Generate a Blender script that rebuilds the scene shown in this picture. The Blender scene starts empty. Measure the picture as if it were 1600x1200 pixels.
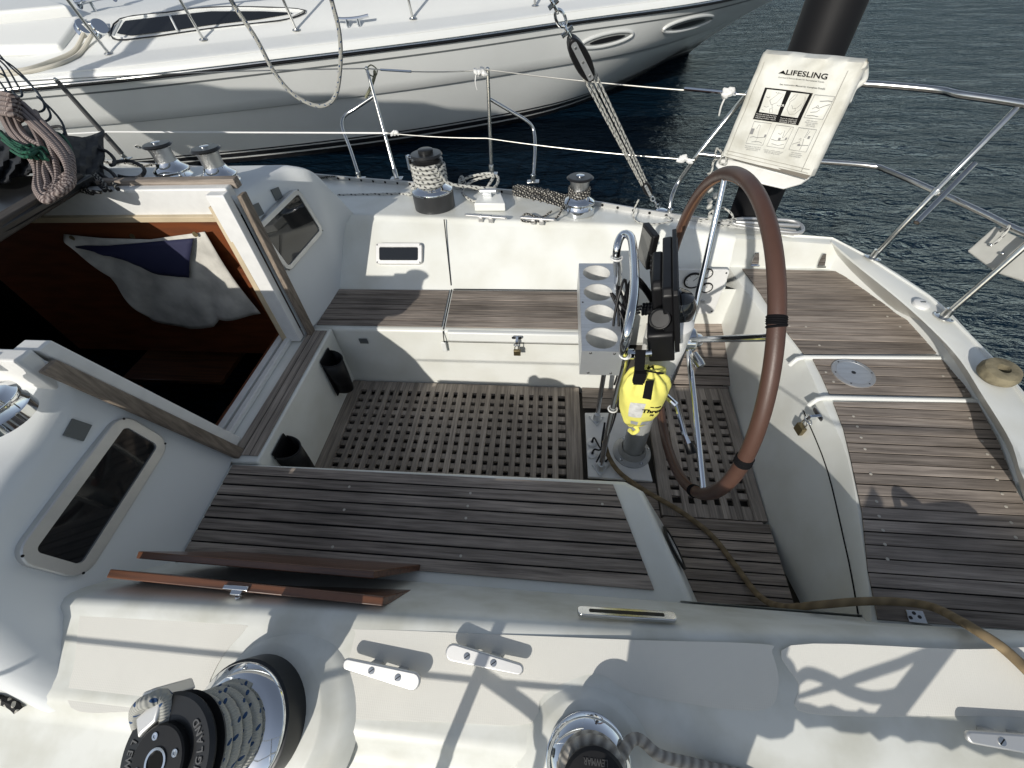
import bpy, bmesh, math, random
from mathutils import Vector, Matrix
random.seed(7)
S = bpy.context.scene
COL = S.collection
# ---------------------------------------------------------------- camera
F = 648.0; H = 2.0
_x = Vector((6800, -220, F)).normalized()
_y = Vector((86, 747, -F)); _y = (_y - _x * _x.dot(_y)).normalized()
_z = _x.cross(_y)
R = Matrix((_x, _y, _z))                 # camera -> world
CAM = Vector((0, 0, H))
cd = bpy.data.cameras.new('camera'); cam = bpy.data.objects.new('camera', cd); COL.objects.link(cam)
cam.matrix_world = Matrix.Translation(CAM) @ R.to_4x4()
cd.sensor_width = 36; cd.lens = 36 * F / 1600; cd.clip_start = 0.02; cd.clip_end = 1000
S.camera = cam
# ---------------------------------------------------------------- light
SUN = Vector((0.84, 2.05, -1.03)).normalized()      # direction the light travels
W = bpy.data.worlds.new('World'); S.world = W; W.use_nodes = True
nt = W.node_tree; nt.nodes.clear()
sky = nt.nodes.new('ShaderNodeTexSky'); sky.sky_type = 'NISHITA'; sky.sun_disc = False
sky.sun_elevation = math.asin(-SUN.z)
sky.sun_rotation = math.atan2(-SUN.x, -SUN.y)
sky.altitude = 10; sky.air_density = 1.0; sky.dust_density = 0.5; sky.ozone_density = 1.0
bg = nt.nodes.new('ShaderNodeBackground'); bg.inputs[1].default_value = 0.145
wo = nt.nodes.new('ShaderNodeOutputWorld')
hs = nt.nodes.new('ShaderNodeHueSaturation'); hs.inputs['Saturation'].default_value = 0.6
nt.links.new(sky.outputs[0], hs.inputs['Color']); nt.links.new(hs.outputs[0], bg.inputs[0]); nt.links.new(bg.outputs[0], wo.inputs[0])
sl = bpy.data.lights.new('sun', 'SUN'); sl.energy = 4.4; sl.angle = math.radians(0.5); sl.color = (1, 0.95, 0.87)
so = bpy.data.objects.new('sun', sl); COL.objects.link(so)
so.rotation_euler = SUN.to_track_quat('-Z', 'Y').to_euler(); so.location = (-5, -10, 8)
S.view_settings.view_transform = 'Standard'; S.view_settings.look = 'None'
S.view_settings.exposure = -0.22; S.view_settings.gamma = 1
# ---------------------------------------------------------------- measuring: photo pixel + known height/plane -> world point
def A(px, py, z=None, y=None, x=None):
    d = R @ Vector((px - 800, 600 - py, -F))
    if z is not None: t = (z - CAM.z) / d.z
    elif y is not None: t = (y - CAM.y) / d.y
    else: t = (x - CAM.x) / d.x
    return CAM + d * t
# ---------------------------------------------------------------- materials
def mat(name, col, rough=0.5, metal=0.0, bump=None, var=0.0, vscale=3.0, spec=0.5, dirt=None, coat=0, stretch=(1, 1, 1)):
    m = bpy.data.materials.new(name); m.use_nodes = True
    n = m.node_tree; b = n.nodes['Principled BSDF']
    b.inputs['Base Color'].default_value = (*col, 1); b.inputs['Roughness'].default_value = rough
    b.inputs['Metallic'].default_value = metal; b.inputs['Specular IOR Level'].default_value = spec
    if coat: b.inputs['Coat Weight'].default_value = coat; b.inputs['Coat Roughness'].default_value = 0.1
    tc = n.nodes.new('ShaderNodeTexCoord'); mp = n.nodes.new('ShaderNodeMapping'); mp.inputs['Scale'].default_value = stretch
    n.links.new(tc.outputs['Object'], mp.inputs[0])
    if var:
        t = n.nodes.new('ShaderNodeTexNoise'); t.inputs['Scale'].default_value = vscale; t.inputs['Detail'].default_value = 6
        n.links.new(mp.outputs[0], t.inputs[0])
        r = n.nodes.new('ShaderNodeValToRGB'); e = r.color_ramp.elements
        d = dirt or tuple(c * (1 - var) for c in col)
        e[0].position = 0.3; e[0].color = (*d, 1); e[1].position = 0.6; e[1].color = (*col, 1)
        n.links.new(t.outputs[0], r.inputs[0]); n.links.new(r.outputs[0], b.inputs['Base Color'])
        mr = n.nodes.new('ShaderNodeMapRange'); mr.inputs[3].default_value = min(1, rough * 1.35); mr.inputs[4].default_value = rough * 0.8
        n.links.new(t.outputs[0], mr.inputs[0]); n.links.new(mr.outputs[0], b.inputs['Roughness'])
    if bump:
        t2 = n.nodes.new('ShaderNodeTexNoise'); t2.inputs['Scale'].default_value = bump[0]; t2.inputs['Detail'].default_value = 4
        n.links.new(mp.outputs[0], t2.inputs[0])
        bp = n.nodes.new('ShaderNodeBump'); bp.inputs['Strength'].default_value = bump[1]; bp.inputs['Distance'].default_value = bump[2] if len(bump) > 2 else 0.002
        n.links.new(t2.outputs[0], bp.inputs['Height']); n.links.new(bp.outputs[0], b.inputs['Normal'])
    return m
def ribbed(name, col, freq):
    m = mat(name, col, 0.6, bump=None, var=0.05, vscale=5)
    n = m.node_tree; b = n.nodes['Principled BSDF']
    tc = n.nodes.new('ShaderNodeTexCoord')
    w = n.nodes.new('ShaderNodeTexWave'); w.bands_direction = 'X'; w.inputs['Scale'].default_value = freq
    w2 = n.nodes.new('ShaderNodeTexWave'); w2.bands_direction = 'Y'; w2.inputs['Scale'].default_value = freq
    a = n.nodes.new('ShaderNodeMath'); a.operation = 'MULTIPLY_ADD'; a.inputs[1].default_value = 0.35
    n.links.new(tc.outputs['Object'], w.inputs[0]); n.links.new(tc.outputs['Object'], w2.inputs[0])
    n.links.new(w2.outputs[1], a.inputs[0]); n.links.new(w.outputs[1], a.inputs[2])
    bp = n.nodes.new('ShaderNodeBump'); bp.inputs['Strength'].default_value = 0.15; bp.inputs['Distance'].default_value = 0.001
    n.links.new(a.outputs[0], bp.inputs['Height']); n.links.new(bp.outputs[0], b.inputs['Normal'])
    return m
def teak_mat(name, c1, c2, axis):
    m = bpy.data.materials.new(name); m.use_nodes = True; n = m.node_tree; b = n.nodes['Principled BSDF']
    b.inputs['Roughness'].default_value = 0.75; b.inputs['Specular IOR Level'].default_value = 0.3
    tc = n.nodes.new('ShaderNodeTexCoord'); mp = n.nodes.new('ShaderNodeMapping')
    mp.inputs['Scale'].default_value = (1.2, 28, 28) if axis == 'x' else ((28, 28, 1.2) if axis == 'z' else (28, 1.2, 28))
    at_ = n.nodes.new('ShaderNodeAttribute'); at_.attribute_name = 'rnd'
    off = n.nodes.new('ShaderNodeVectorMath'); off.operation = 'MULTIPLY'; off.inputs[1].default_value = (13, 7, 29)
    n.links.new(at_.outputs['Color'], off.inputs[0]); n.links.new(off.outputs[0], mp.inputs['Location'])
    n.links.new(tc.outputs['Object'], mp.inputs[0])
    t = n.nodes.new('ShaderNodeTexNoise'); t.inputs['Scale'].default_value = 3; t.inputs['Detail'].default_value = 8; t.inputs['Roughness'].default_value = 0.65
    n.links.new(mp.outputs[0], t.inputs[0])
    r = n.nodes.new('ShaderNodeValToRGB'); e = r.color_ramp.elements
    e[0].position = 0.28; e[0].color = (*c1, 1); e[1].position = 0.72; e[1].color = (*c2, 1)
    n.links.new(t.outputs[0], r.inputs[0])
    # weather patches
    t3 = n.nodes.new('ShaderNodeTexNoise'); t3.inputs['Scale'].default_value = 2.2; t3.inputs['Detail'].default_value = 3
    n.links.new(tc.outputs['Object'], t3.inputs[0])
    mr = n.nodes.new('ShaderNodeMapRange'); mr.inputs[1].default_value = 0.3; mr.inputs[2].default_value = 0.7; mr.inputs[3].default_value = 0.75; mr.inputs[4].default_value = 1.25
    n.links.new(t3.outputs[0], mr.inputs[0])
    mr2 = n.nodes.new('ShaderNodeMapRange'); mr2.inputs[3].default_value = 0.62; mr2.inputs[4].default_value = 1.32
    n.links.new(at_.outputs['Fac'], mr2.inputs[0])
    mm = n.nodes.new('ShaderNodeMath'); mm.operation = 'MULTIPLY'; n.links.new(mr.outputs[0], mm.inputs[0]); n.links.new(mr2.outputs[0], mm.inputs[1])
    mx = n.nodes.new('ShaderNodeVectorMath'); mx.operation = 'SCALE'
    n.links.new(r.outputs[0], mx.inputs[0]); n.links.new(mm.outputs[0], mx.inputs['Scale']); n.links.new(mx.outputs[0], b.inputs['Base Color'])
    bp = n.nodes.new('ShaderNodeBump'); bp.inputs['Strength'].default_value = 0.5; bp.inputs['Distance'].default_value = 0.002
    n.links.new(t.outputs[0], bp.inputs['Height']); n.links.new(bp.outputs[0], b.inputs['Normal'])
    return m
def rope_mat(name, c1, c2, dens=60, twist=3, thr=0.72, fleck=True):
    m = bpy.data.materials.new(name); m.use_nodes = True; n = m.node_tree; b = n.nodes['Principled BSDF']
    b.inputs['Roughness'].default_value = 0.9
    uv = n.nodes.new('ShaderNodeUVMap'); sp = n.nodes.new('ShaderNodeSeparateXYZ'); n.links.new(uv.outputs[0], sp.inputs[0])
    def M(op, a, b_, c=None):
        k = n.nodes.new('ShaderNodeMath'); k.operation = op
        for i, v in enumerate((a, b_, c)):
            if v is None: continue
            if isinstance(v, (int, float)): k.inputs[i].default_value = v
            else: n.links.new(v, k.inputs[i])
        return k.outputs[0]
    u = M('MULTIPLY', sp.outputs[0], dens * 6.283); v = M('MULTIPLY', sp.outputs[1], 6.283 * twist)
    s1 = M('SINE', M('ADD', u, v), 0); s2 = M('SINE', M('SUBTRACT', u, v), 0)
    weave = M('MULTIPLY', s1, s2)
    bp = n.nodes.new('ShaderNodeBump'); bp.inputs['Strength'].default_value = 0.8; bp.inputs['Distance'].default_value = 0.0015
    n.links.new(weave, bp.inputs['Height']); n.links.new(bp.outputs[0], b.inputs['Normal'])
    if fleck:
        f1 = M('SINE', M('ADD', M('MULTIPLY', sp.outputs[0], dens * 1.05), M('MULTIPLY', sp.outputs[1], 6.283)), 0)
        f2 = M('SINE', M('SUBTRACT', M('MULTIPLY', sp.outputs[0], dens * 2.1), M('MULTIPLY', sp.outputs[1], 12.566)), 0)
        fac = M('GREATER_THAN', M('MULTIPLY', f1, f2), thr)
    else:
        fac = M('MULTIPLY_ADD', s1, 0.5, 0.5)
    mx = n.nodes.new('ShaderNodeMix'); mx.data_type = 'RGBA'
    n.links.new(fac, mx.inputs['Factor']); mx.inputs['A'].default_value = (*c1, 1); mx.inputs['B'].default_value = (*c2, 1)
    n.links.new(mx.outputs['Result'], b.inputs['Base Color'])
    return m
GEL = mat('gelcoat', (0.72, 0.73, 0.69), 0.32, bump=(3.0, 0.05, 0.01), var=0.10, vscale=4, dirt=(0.63, 0.63, 0.57))
GEL2 = mat('gelcoat_smooth', (0.72, 0.73, 0.70), 0.28, var=0.05, vscale=2)
GELN = mat('worn_gelcoat_glare_cut', (0.65, 0.66, 0.62), 0.38, bump=(3.0, 0.05, 0.01), var=0.13, vscale=7, dirt=(0.50, 0.50, 0.44))  # random dirt; base darkened to curb sun glare on the near deck
NONSKID = ribbed('nonskid', (0.62, 0.61, 0.56), 62)
CABW = mat('cabin_white', (0.66, 0.68, 0.68), 0.4, bump=(60, 0.12, 0.001), var=0.05, vscale=3)
TEAK = teak_mat('teak_fore_aft', (0.085, 0.070, 0.059), (0.38, 0.325, 0.275), 'x')
TEAKY = teak_mat('teak_athwart', (0.13, 0.11, 0.094), (0.43, 0.375, 0.315), 'y')
TEAKZ = teak_mat('teak_upright', (0.105, 0.085, 0.068), (0.30, 0.245, 0.19), 'z')
CAULK = mat('caulk', (0.008, 0.008, 0.008), 0.8, spec=0.15)
PLUG = mat('teak_plug', (0.45, 0.42, 0.36), 0.6)
DARKPAN = mat('bilge_pan', (0.10, 0.09, 0.075), 0.8)
STEEL = mat('stainless_steel', (0.62, 0.62, 0.60), 0.18, 1.0, var=0.15, vscale=25)
CHROME = mat('chrome', (0.72, 0.74, 0.76), 0.06, 1.0)
KNURL = mat('knurled_drum', (0.55, 0.56, 0.56), 0.35, 1.0, bump=(260, 1.0, 0.002))
ALU = mat('brushed_aluminium', (0.66, 0.68, 0.69), 0.38, 0.8, var=0.12, vscale=8, stretch=(1, 12, 1))
ALUW = mat('satin_aluminium', (0.62, 0.62, 0.61), 0.45, 0.85, var=0.1, vscale=14)
BLACK = mat('black_plastic', (0.007, 0.007, 0.008), 0.4, spec=0.3, var=0.3, vscale=20)
BLACKM = mat('black_cloth', (0.005, 0.005, 0.006), 0.9, spec=0.15)
ANOD = mat('black_anodised', (0.03, 0.031, 0.032), 0.33, 0.5)
GREYP = mat('grey_winch_base', (0.07, 0.072, 0.075), 0.35, 0.6)
GLASSD = mat('smoked_glass', (0.008, 0.009, 0.010), 0.04, spec=0.8)
LEATHER = mat('brown_leather', (0.080, 0.040, 0.028), 0.42, bump=(220, 0.35, 0.001), var=0.35, vscale=5, spec=0.5)
WOODV = mat('varnished_mahogany', (0.12, 0.046, 0.019), 0.35, var=0.65, vscale=6, stretch=(0.6, 12, 12), coat=0.4, bump=(30, 0.25, 0.002))
MAHOG = mat('mahogany_interior', (0.16, 0.045, 0.013), 0.45, var=0.4, vscale=5, stretch=(1, 6, 6))
CREAMW = mat('cream_wood', (0.55, 0.45, 0.30), 0.5, var=0.2, vscale=6)
CANVAS = mat('white_canvas', (0.66, 0.66, 0.61), 0.85, bump=(11, 0.6, 0.010), var=0.22, vscale=9, dirt=(0.50, 0.49, 0.43))
OLDCANVAS = mat('old_canvas', (0.62, 0.60, 0.54), 0.9, bump=(30, 0.5, 0.004), var=0.4, vscale=8)
NAVY = mat('navy_fabric', (0.012, 0.014, 0.05), 0.8)
INK = mat('black_ink', (0.008, 0.008, 0.008), 0.8, spec=0.1)
GREYINK = mat('grey_ink', (0.2, 0.2, 0.2), 0.7)
WHITEP = mat('white_plastic', (0.70, 0.70, 0.68), 0.35, var=0.08, vscale=20)
YELLOW = mat('yellow_nylon', (0.78, 0.73, 0.17), 0.7, bump=(25, 0.5, 0.006), var=0.12, vscale=12)
REFL = mat('reflective_tape', (0.5, 0.52, 0.55), 0.35, 0.3, bump=(60, 0.5, 0.002))
CLEARP = mat('frosted_tube', (0.32, 0.33, 0.32), 0.12, var=0.35, vscale=10, stretch=(1, 1, 0.3))
GREYSQ = mat('grey_patch', (0.11, 0.12, 0.12), 0.4)
RUBBER = mat('black_rubber', (0.02, 0.02, 0.02), 0.6)
YHULL = mat('cream_hull', (0.61, 0.62, 0.60), 0.22, var=0.06, vscale=1.2, coat=0.3)
YDECK = mat('yacht_deck_white', (0.72, 0.73, 0.71), 0.35, bump=(2, 0.05, 0.02), var=0.04, vscale=1.5)
BLACKP = mat('black_paint', (0.012, 0.012, 0.014), 0.3)
SIDED = None
PILE = mat('black_piling_sleeve', (0.007, 0.007, 0.008), 0.55, spec=0.2, var=0.3, vscale=6, bump=(5, 0.2, 0.01), stretch=(1, 1, 0.2))
LICHEN = mat('weathered_wood', (0.22, 0.19, 0.12), 0.9, bump=(40, 0.8, 0.006), var=0.5, vscale=25)
BRASS = mat('tarnished_brass', (0.28, 0.23, 0.13), 0.35, 0.9, var=0.3, vscale=30)
R_WHITE = rope_mat('rope_white_grey_fleck', (0.50, 0.50, 0.46), (0.05, 0.05, 0.055), 70, 3, 0.45)
R_BLUE = rope_mat('rope_white_blue_fleck', (0.34, 0.34, 0.31), (0.015, 0.05, 0.13), 85, 3, 0.72)
R_PINK = rope_mat('rope_faded_red', (0.30, 0.25, 0.23), (0.07, 0.048, 0.045), 52, 2, fleck=False)
R_GREEN = rope_mat('rope_green', (0.01, 0.10, 0.055), (0.008, 0.05, 0.03), 80, 2, fleck=False)
R_BLACK = rope_mat('rope_black_white_fleck', (0.015, 0.015, 0.015), (0.45, 0.43, 0.38), 120, 3, 0.35)
R_NAVY = rope_mat('rope_dark_blue', (0.010, 0.018, 0.028), (0.02, 0.035, 0.05), 90, 2, fleck=False)
R_TAN = rope_mat('hose_tan', (0.21, 0.155, 0.085), (0.15, 0.11, 0.06), 18, 1, fleck=False)
R_LAID = rope_mat('rope_laid_grey', (0.40, 0.38, 0.34), (0.20, 0.185, 0.165), 45, 1, fleck=False)
WIRE = mat('lifeline_wire', (0.50, 0.49, 0.45), 0.35, 0.6, bump=(300, 0.4, 0.001))
# water
WATER = bpy.data.materials.new('harbour_water'); WATER.use_nodes = True
n = WATER.node_tree; b = n.nodes['Principled BSDF']
b.inputs['Base Color'].default_value = (0.004, 0.025, 0.043, 1); b.inputs['Specular IOR Level'].default_value = 0.08; b.inputs['Roughness'].default_value = 0.07; b.inputs['IOR'].default_value = 1.33
tc = n.nodes.new('ShaderNodeTexCoord'); mp = n.nodes.new('ShaderNodeMapping'); mp.inputs['Scale'].default_value = (1.0, 2.0, 1); mp.inputs['Rotation'].default_value = (0, 0, 0.35)
n.links.new(tc.outputs['Object'], mp.inputs[0])
t1 = n.nodes.new('ShaderNodeTexNoise'); t1.inputs['Scale'].default_value = 1.25; t1.inputs['Detail'].default_value = 7; t1.inputs['Roughness'].default_value = 0.6; t1.inputs['Distortion'].default_value = 0.6
t2 = n.nodes.new('ShaderNodeTexNoise'); t2.inputs['Scale'].default_value = 5.0; t2.inputs['Detail'].default_value = 4; t2.inputs['Distortion'].default_value = 0.8
n.links.new(mp.outputs[0], t1.inputs[0]); n.links.new(mp.outputs[0], t2.inputs[0])
ad = n.nodes.new('ShaderNodeMath'); ad.operation = 'MULTIPLY_ADD'; ad.inputs[1].default_value = 0.38
n.links.new(t2.outputs[0], ad.inputs[0]); n.links.new(t1.outputs[0], ad.inputs[2])
bp = n.nodes.new('ShaderNodeBump'); bp.inputs['Strength'].default_value = 1.0; bp.inputs['Distance'].default_value = 0.22
n.links.new(ad.outputs[0], bp.inputs['Height'])
df = n.nodes.new('ShaderNodeBsdfDiffuse'); df.inputs['Color'].default_value = (0.002, 0.009, 0.018, 1)
gl_ = n.nodes.new('ShaderNodeBsdfGlossy'); gl_.inputs['Color'].default_value = (0.36, 0.46, 0.56, 1); gl_.inputs['Roughness'].default_value = 0.05
fr = n.nodes.new('ShaderNodeFresnel'); fr.inputs['IOR'].default_value = 1.33; mxs = n.nodes.new('ShaderNodeMixShader')
for q in (df, gl_, fr): n.links.new(bp.outputs[0], q.inputs['Normal'])
n.links.new(fr.outputs[0], mxs.inputs[0]); n.links.new(df.outputs[0], mxs.inputs[1]); n.links.new(gl_.outputs[0], mxs.inputs[2])
n.nodes.remove(b); n.links.new(mxs.outputs[0], n.nodes['Material Output'].inputs['Surface'])
# ---------------------------------------------------------------- mesh helpers
def V(*a): return Vector(a)
def cr(pts, n=8, closed=False):
    P = [Vector(p) for p in pts]; out = []; N = len(P)
    if N < 3 and not closed: return [P[0].lerp(P[1], i / n) for i in range(n + 1)]
    for i in range(N if closed else N - 1):
        if closed: p0, p1, p2, p3 = P[i - 1], P[i], P[(i + 1) % N], P[(i + 2) % N]
        else: p0 = P[max(i - 1, 0)]; p1 = P[i]; p2 = P[i + 1]; p3 = P[min(i + 2, N - 1)]
        for k in range(n):
            t = k / n
            out.append(0.5 * ((2 * p1) + (p2 - p0) * t + (2 * p0 - 5 * p1 + 4 * p2 - p3) * t * t + (3 * p1 - p0 - 3 * p2 + p3) * t ** 3))
    if not closed: out.append(P[-1].copy())
    return out
def resample(pts, n):
    P = [Vector(p) for p in pts]; L = [0]
    for a, b_ in zip(P, P[1:]): L.append(L[-1] + (b_ - a).length)
    out = []; j = 0
    for i in range(n):
        s = L[-1] * i / (n - 1)
        while j < len(P) - 2 and L[j + 1] < s: j += 1
        d = L[j + 1] - L[j]; out.append(P[j].lerp(P[j + 1], (s - L[j]) / d if d else 0))
    return out
class MB:
    def __init__(s): s.bm = bmesh.new(); s.uv = s.bm.loops.layers.uv.new('UVMap'); s.rnd = s.bm.loops.layers.float_color.new('rnd'); s.mi = 0
    def face(s, vs, rnd=None):
        try: f = s.bm.faces.new(vs)
        except ValueError: return None
        f.material_index = s.mi
        if rnd:
            for l in f.loops: l[s.rnd] = rnd
        return f
    def poly(s, pts): return s.face([s.bm.verts.new(p) for p in pts])
    def prism(s, pts, vec, rnd=None):
        a = [s.bm.verts.new(p) for p in pts]; c = [s.bm.verts.new(Vector(p) + Vector(vec)) for p in pts]
        N = len(pts); s.face(a[::-1], rnd); s.face(c, rnd)
        for i in range(N): s.face([a[i], a[(i + 1) % N], c[(i + 1) % N], c[i]], rnd)
    def box(s, c, size, M=None):
        M = M or Matrix.Identity(3); c = Vector(c); v = []
        for z in (-1, 1):
            for x, y in ((-1, -1), (1, -1), (1, 1), (-1, 1)):
                v.append(s.bm.verts.new(c + M @ Vector((x * size[0] / 2, y * size[1] / 2, z * size[2] / 2))))
        for f in ((3, 2, 1, 0), (4, 5, 6, 7), (0, 1, 5, 4), (1, 2, 6, 5), (2, 3, 7, 6), (3, 0, 4, 7)): s.face([v[i] for i in f])
    def tube(s, pts, r, seg=10, closed=False, caps=True):
        P = [Vector(p) for p in pts]; N = len(P)
        rr = r if isinstance(r, (list, tuple)) else [r] * N
        T = []
        for i in range(N):
            a = P[i - 1] if (closed or i > 0) else P[i]; c = P[(i + 1) % N] if (closed or i < N - 1) else P[i]
            t = c - a; T.append(t.normalized() if t.length > 1e-9 else Vector((0, 0, 1)))
        up = Vector((0, 0, 1)) if abs(T[0].z) < 0.9 else Vector((1, 0, 0))
        nrm = (up - T[0] * up.dot(T[0])).normalized(); rings = []; dist = 0; D = []
        for i in range(N):
            if i: dist += (P[i] - P[i - 1]).length
            D.append(dist)
            nrm = nrm - T[i] * nrm.dot(T[i])
            nrm = nrm.normalized() if nrm.length > 1e-6 else T[i].orthogonal().normalized()
            bn = T[i].cross(nrm)
            rings.append([s.bm.verts.new(P[i] + (nrm * math.cos(2 * math.pi * k / seg) + bn * math.sin(2 * math.pi * k / seg)) * rr[i]) for k in range(seg)])
        for i in range(N if closed else N - 1):
            j = (i + 1) % N; d2 = D[j] if j else dist + (P[0] - P[-1]).length
            for k in range(seg):
                k2 = (k + 1) % seg
                f = s.face([rings[i][k], rings[i][k2], rings[j][k2], rings[j][k]])
                if f:
                    for l, uv in zip(f.loops, ((D[i], k / seg), (D[i], (k + 1) / seg), (d2, (k + 1) / seg), (d2, k / seg))): l[s.uv].uv = uv
        if caps and not closed: s.face(rings[0][::-1]); s.face(rings[-1])
    def lathe(s, prof, o, axis=(0, 0, 1), seg=40, cap=True):
        o = Vector(o); ax = Vector(axis).normalized(); u = ax.orthogonal().normalized(); w = ax.cross(u)
        rings = []
        for r, h in prof:
            rings.append([s.bm.verts.new(o + ax * h + (u * math.cos(2 * math.pi * k / seg) + w * math.sin(2 * math.pi * k / seg)) * max(r, 1e-4)) for k in range(seg)])
        for a, c in zip(rings, rings[1:]):
            for k in range(seg): s.face([a[k], a[(k + 1) % seg], c[(k + 1) % seg], c[k]])
        if cap: s.face(rings[0][::-1]); s.face(rings[-1])
    def grid(s, rows):
        g = [[s.bm.verts.new(p) for p in row] for row in rows]
        for a, c in zip(g, g[1:]):
            for i in range(len(a) - 1): s.face([a[i], a[i + 1], c[i + 1], c[i]])
    def build(s, name, m, parent=None, bevel=0, smooth=True, angle=35, subs=0, solid=0):
        bmesh.ops.recalc_face_normals(s.bm, faces=s.bm.faces)
        me = bpy.data.meshes.new(name); s.bm.to_mesh(me); s.bm.free()
        for mm in (m if isinstance(m, (list, tuple)) else [m]): me.materials.append(mm)
        if smooth:
            me.shade_smooth()
            try: me.set_sharp_from_angle(angle=math.radians(angle))
            except Exception: pass
        o = bpy.data.objects.new(name, me); COL.objects.link(o)
        if parent:
            o.parent = parent
        if solid:
            md = o.modifiers.new('thickness', 'SOLIDIFY'); md.thickness = solid; md.offset = -1
        if bevel:
            md = o.modifiers.new('bevel', 'BEVEL'); md.width = bevel; md.segments = 3; md.limit_method = 'ANGLE'; md.angle_limit = math.radians(38)
        if subs:
            md = o.modifiers.new('subdivision', 'SUBSURF'); md.levels = subs; md.render_levels = subs
        return o
def tag(o, label, cat, group=None, kind=None):
    if label: o['label'] = label
    if cat: o['category'] = cat
    if group: o['group'] = group
    if kind: o['kind'] = kind
    return o
def thing(name, label, cat, group=None, loc=(0, 0, 0)):
    o = bpy.data.objects.new(name, None); COL.objects.link(o); o.empty_display_size = 0.05
    return tag(o, label, cat, group)
def clip(poly, ax, lo, hi):
    def half(P, f):
        out = []
        for i in range(len(P)):
            a, c = P[i - 1], P[i]; fa, fc = f(a), f(c)
            if (fa >= 0) != (fc >= 0): t = fa / (fa - fc); out.append(tuple(a[k] + (c[k] - a[k]) * t for k in range(2)))
            if fc >= 0: out.append(c)
        return out
    P = half(poly, lambda p: p[ax] - lo)
    return half(P, lambda p: hi - p[ax]) if P else []
def planks(name, poly, zf, width, parent, axis='x', gap=0.0062, th=0.010, off=0.0, m=None, plugs=None, label=None):
    """teak strips cut to an outline (x, y), caulk between them lying 2 mm lower"""
    if not callable(zf): z0 = zf; zf = lambda x, y: z0
    ax = 1 if axis == 'x' else 0
    lo = min(p[ax] for p in poly); hi = max(p[ax] for p in poly); N = max(1, round((hi - lo) / width)); w = (hi - lo) / N
    mb = MB()
    mb.mi = 1
    mb.prism([(p[0], p[1], zf(*p) - 0.004) for p in poly], (0, 0, 0.0035 - 0.001))
    mb.mi = 0
    for i in range(N):
        g1 = gap / 2 * random.uniform(0.5, 1.2); g2 = gap / 2 * random.uniform(0.5, 1.2)
        c = clip(poly, ax, lo + i * w + (g1 if i else 0), lo + (i + 1) * w - (g2 if i < N - 1 else 0))
        if len(c) < 3: continue
        rn = (random.random(), random.random(), random.random(), 1)
        dz = random.uniform(-0.0006, 0.0006)
        mb.prism([(p[0], p[1], zf(*p) + dz - 0.003) for p in c], (0, 0, 0.005), rn)
    if plugs:
        mb.mi = 2
        for (x, y) in plugs:
            z = zf(x, y) + 0.002
            mb.lathe([(0.0055, 0), (0.0055, 0.0012), (0.004, 0.0016)], (x, y, z), (0, 0, 1), 12)
    o = mb.build(name, [m or (TEAK if axis == 'x' else TEAKY), CAULK, PLUG], parent, bevel=0.0012, angle=30)
    if label: o['label'] = label
    return o
def rbox_pts(w, h, r, seg=6, ang=0):
    out = []
    for cx, cy, a0 in ((w / 2 - r, h / 2 - r, 0), (-w / 2 + r, h / 2 - r, 90), (-w / 2 + r, -h / 2 + r, 180), (w / 2 - r, -h / 2 + r, 270)):
        for k in range(seg + 1):
            a = math.radians(a0 + 90 * k / seg); out.append((cx + r * math.cos(a), cy + r * math.sin(a)))
    return out
def frame_from(o, u, n_):
    """3x3 with columns u, v, n"""
    nn = Vector(n_).normalized(); uu = Vector(u); uu = (uu - nn * uu.dot(nn)).normalized(); vv = nn.cross(uu)
    return Matrix((uu, vv, nn)).transposed()
def text_mesh(txt, size, name='lettering', align='CENTER', ext=0.0008, bold=0.0, fit=None):
    cu = bpy.data.curves.new(name, 'FONT'); cu.body = txt; cu.size = size; cu.align_x = align; cu.align_y = 'CENTER'
    cu.extrude = ext; cu.offset = bold; cu.resolution_u = 3
    to = bpy.data.objects.new(name, cu); COL.objects.link(to)
    bpy.context.view_layer.update()
    me = bpy.data.meshes.new_from_object(to.evaluated_get(bpy.context.evaluated_depsgraph_get()))
    bpy.data.objects.remove(to); bpy.data.curves.remove(cu)
    if fit and len(me.vertices):
        xs = [v.co.x for v in me.vertices]; k = fit / (max(xs) - min(xs))
        for v in me.vertices: v.co.x *= k
    return me
def add_text(mb, txt, size, mapf, **k):
    me = text_mesh(txt, size, **k)
    vs = [mb.bm.verts.new(mapf(v.co)) for v in me.vertices]
    for p in me.polygons: mb.face([vs[i] for i in p.vertices])
    bpy.data.meshes.remove(me)
def screws(mb, pts, nrm, r=0.004):
    for p in pts: mb.lathe([(r, 0), (r, 0.001), (r * 0.6, 0.0022)], p, nrm, 12)
def coil_path(c, axis, r, turns, pitch, start=0, n=28):
    ax = Vector(axis).normalized(); u = ax.orthogonal().normalized(); w = ax.cross(u); out = []
    for i in range(int(turns * n) + 1):
        a = start + 2 * math.pi * i / n
        rr = r(i / (turns * n)) if callable(r) else r
        out.append(Vector(c) + ax * (pitch * i / n) + (u * math.cos(a) + w * math.sin(a)) * rr)
    return out
# ================================================================ SETTING
WL = -0.36
mb = MB(); mb.poly([(-300, -300, WL), (300, -300, WL), (300, 500, WL), (-300, 500, WL)])
tag(mb.build('water', WATER), None, None, kind='structure')
# ================================================================ OUR SAILBOAT
boat = thing('sailboat', 'white sailboat whose teak-planked cockpit fills the foreground', 'sailboat')
YC = 1.27
def mir(p): return Vector((p[0], 2 * YC - p[1], p[2]))
ZS = 0.45
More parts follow.
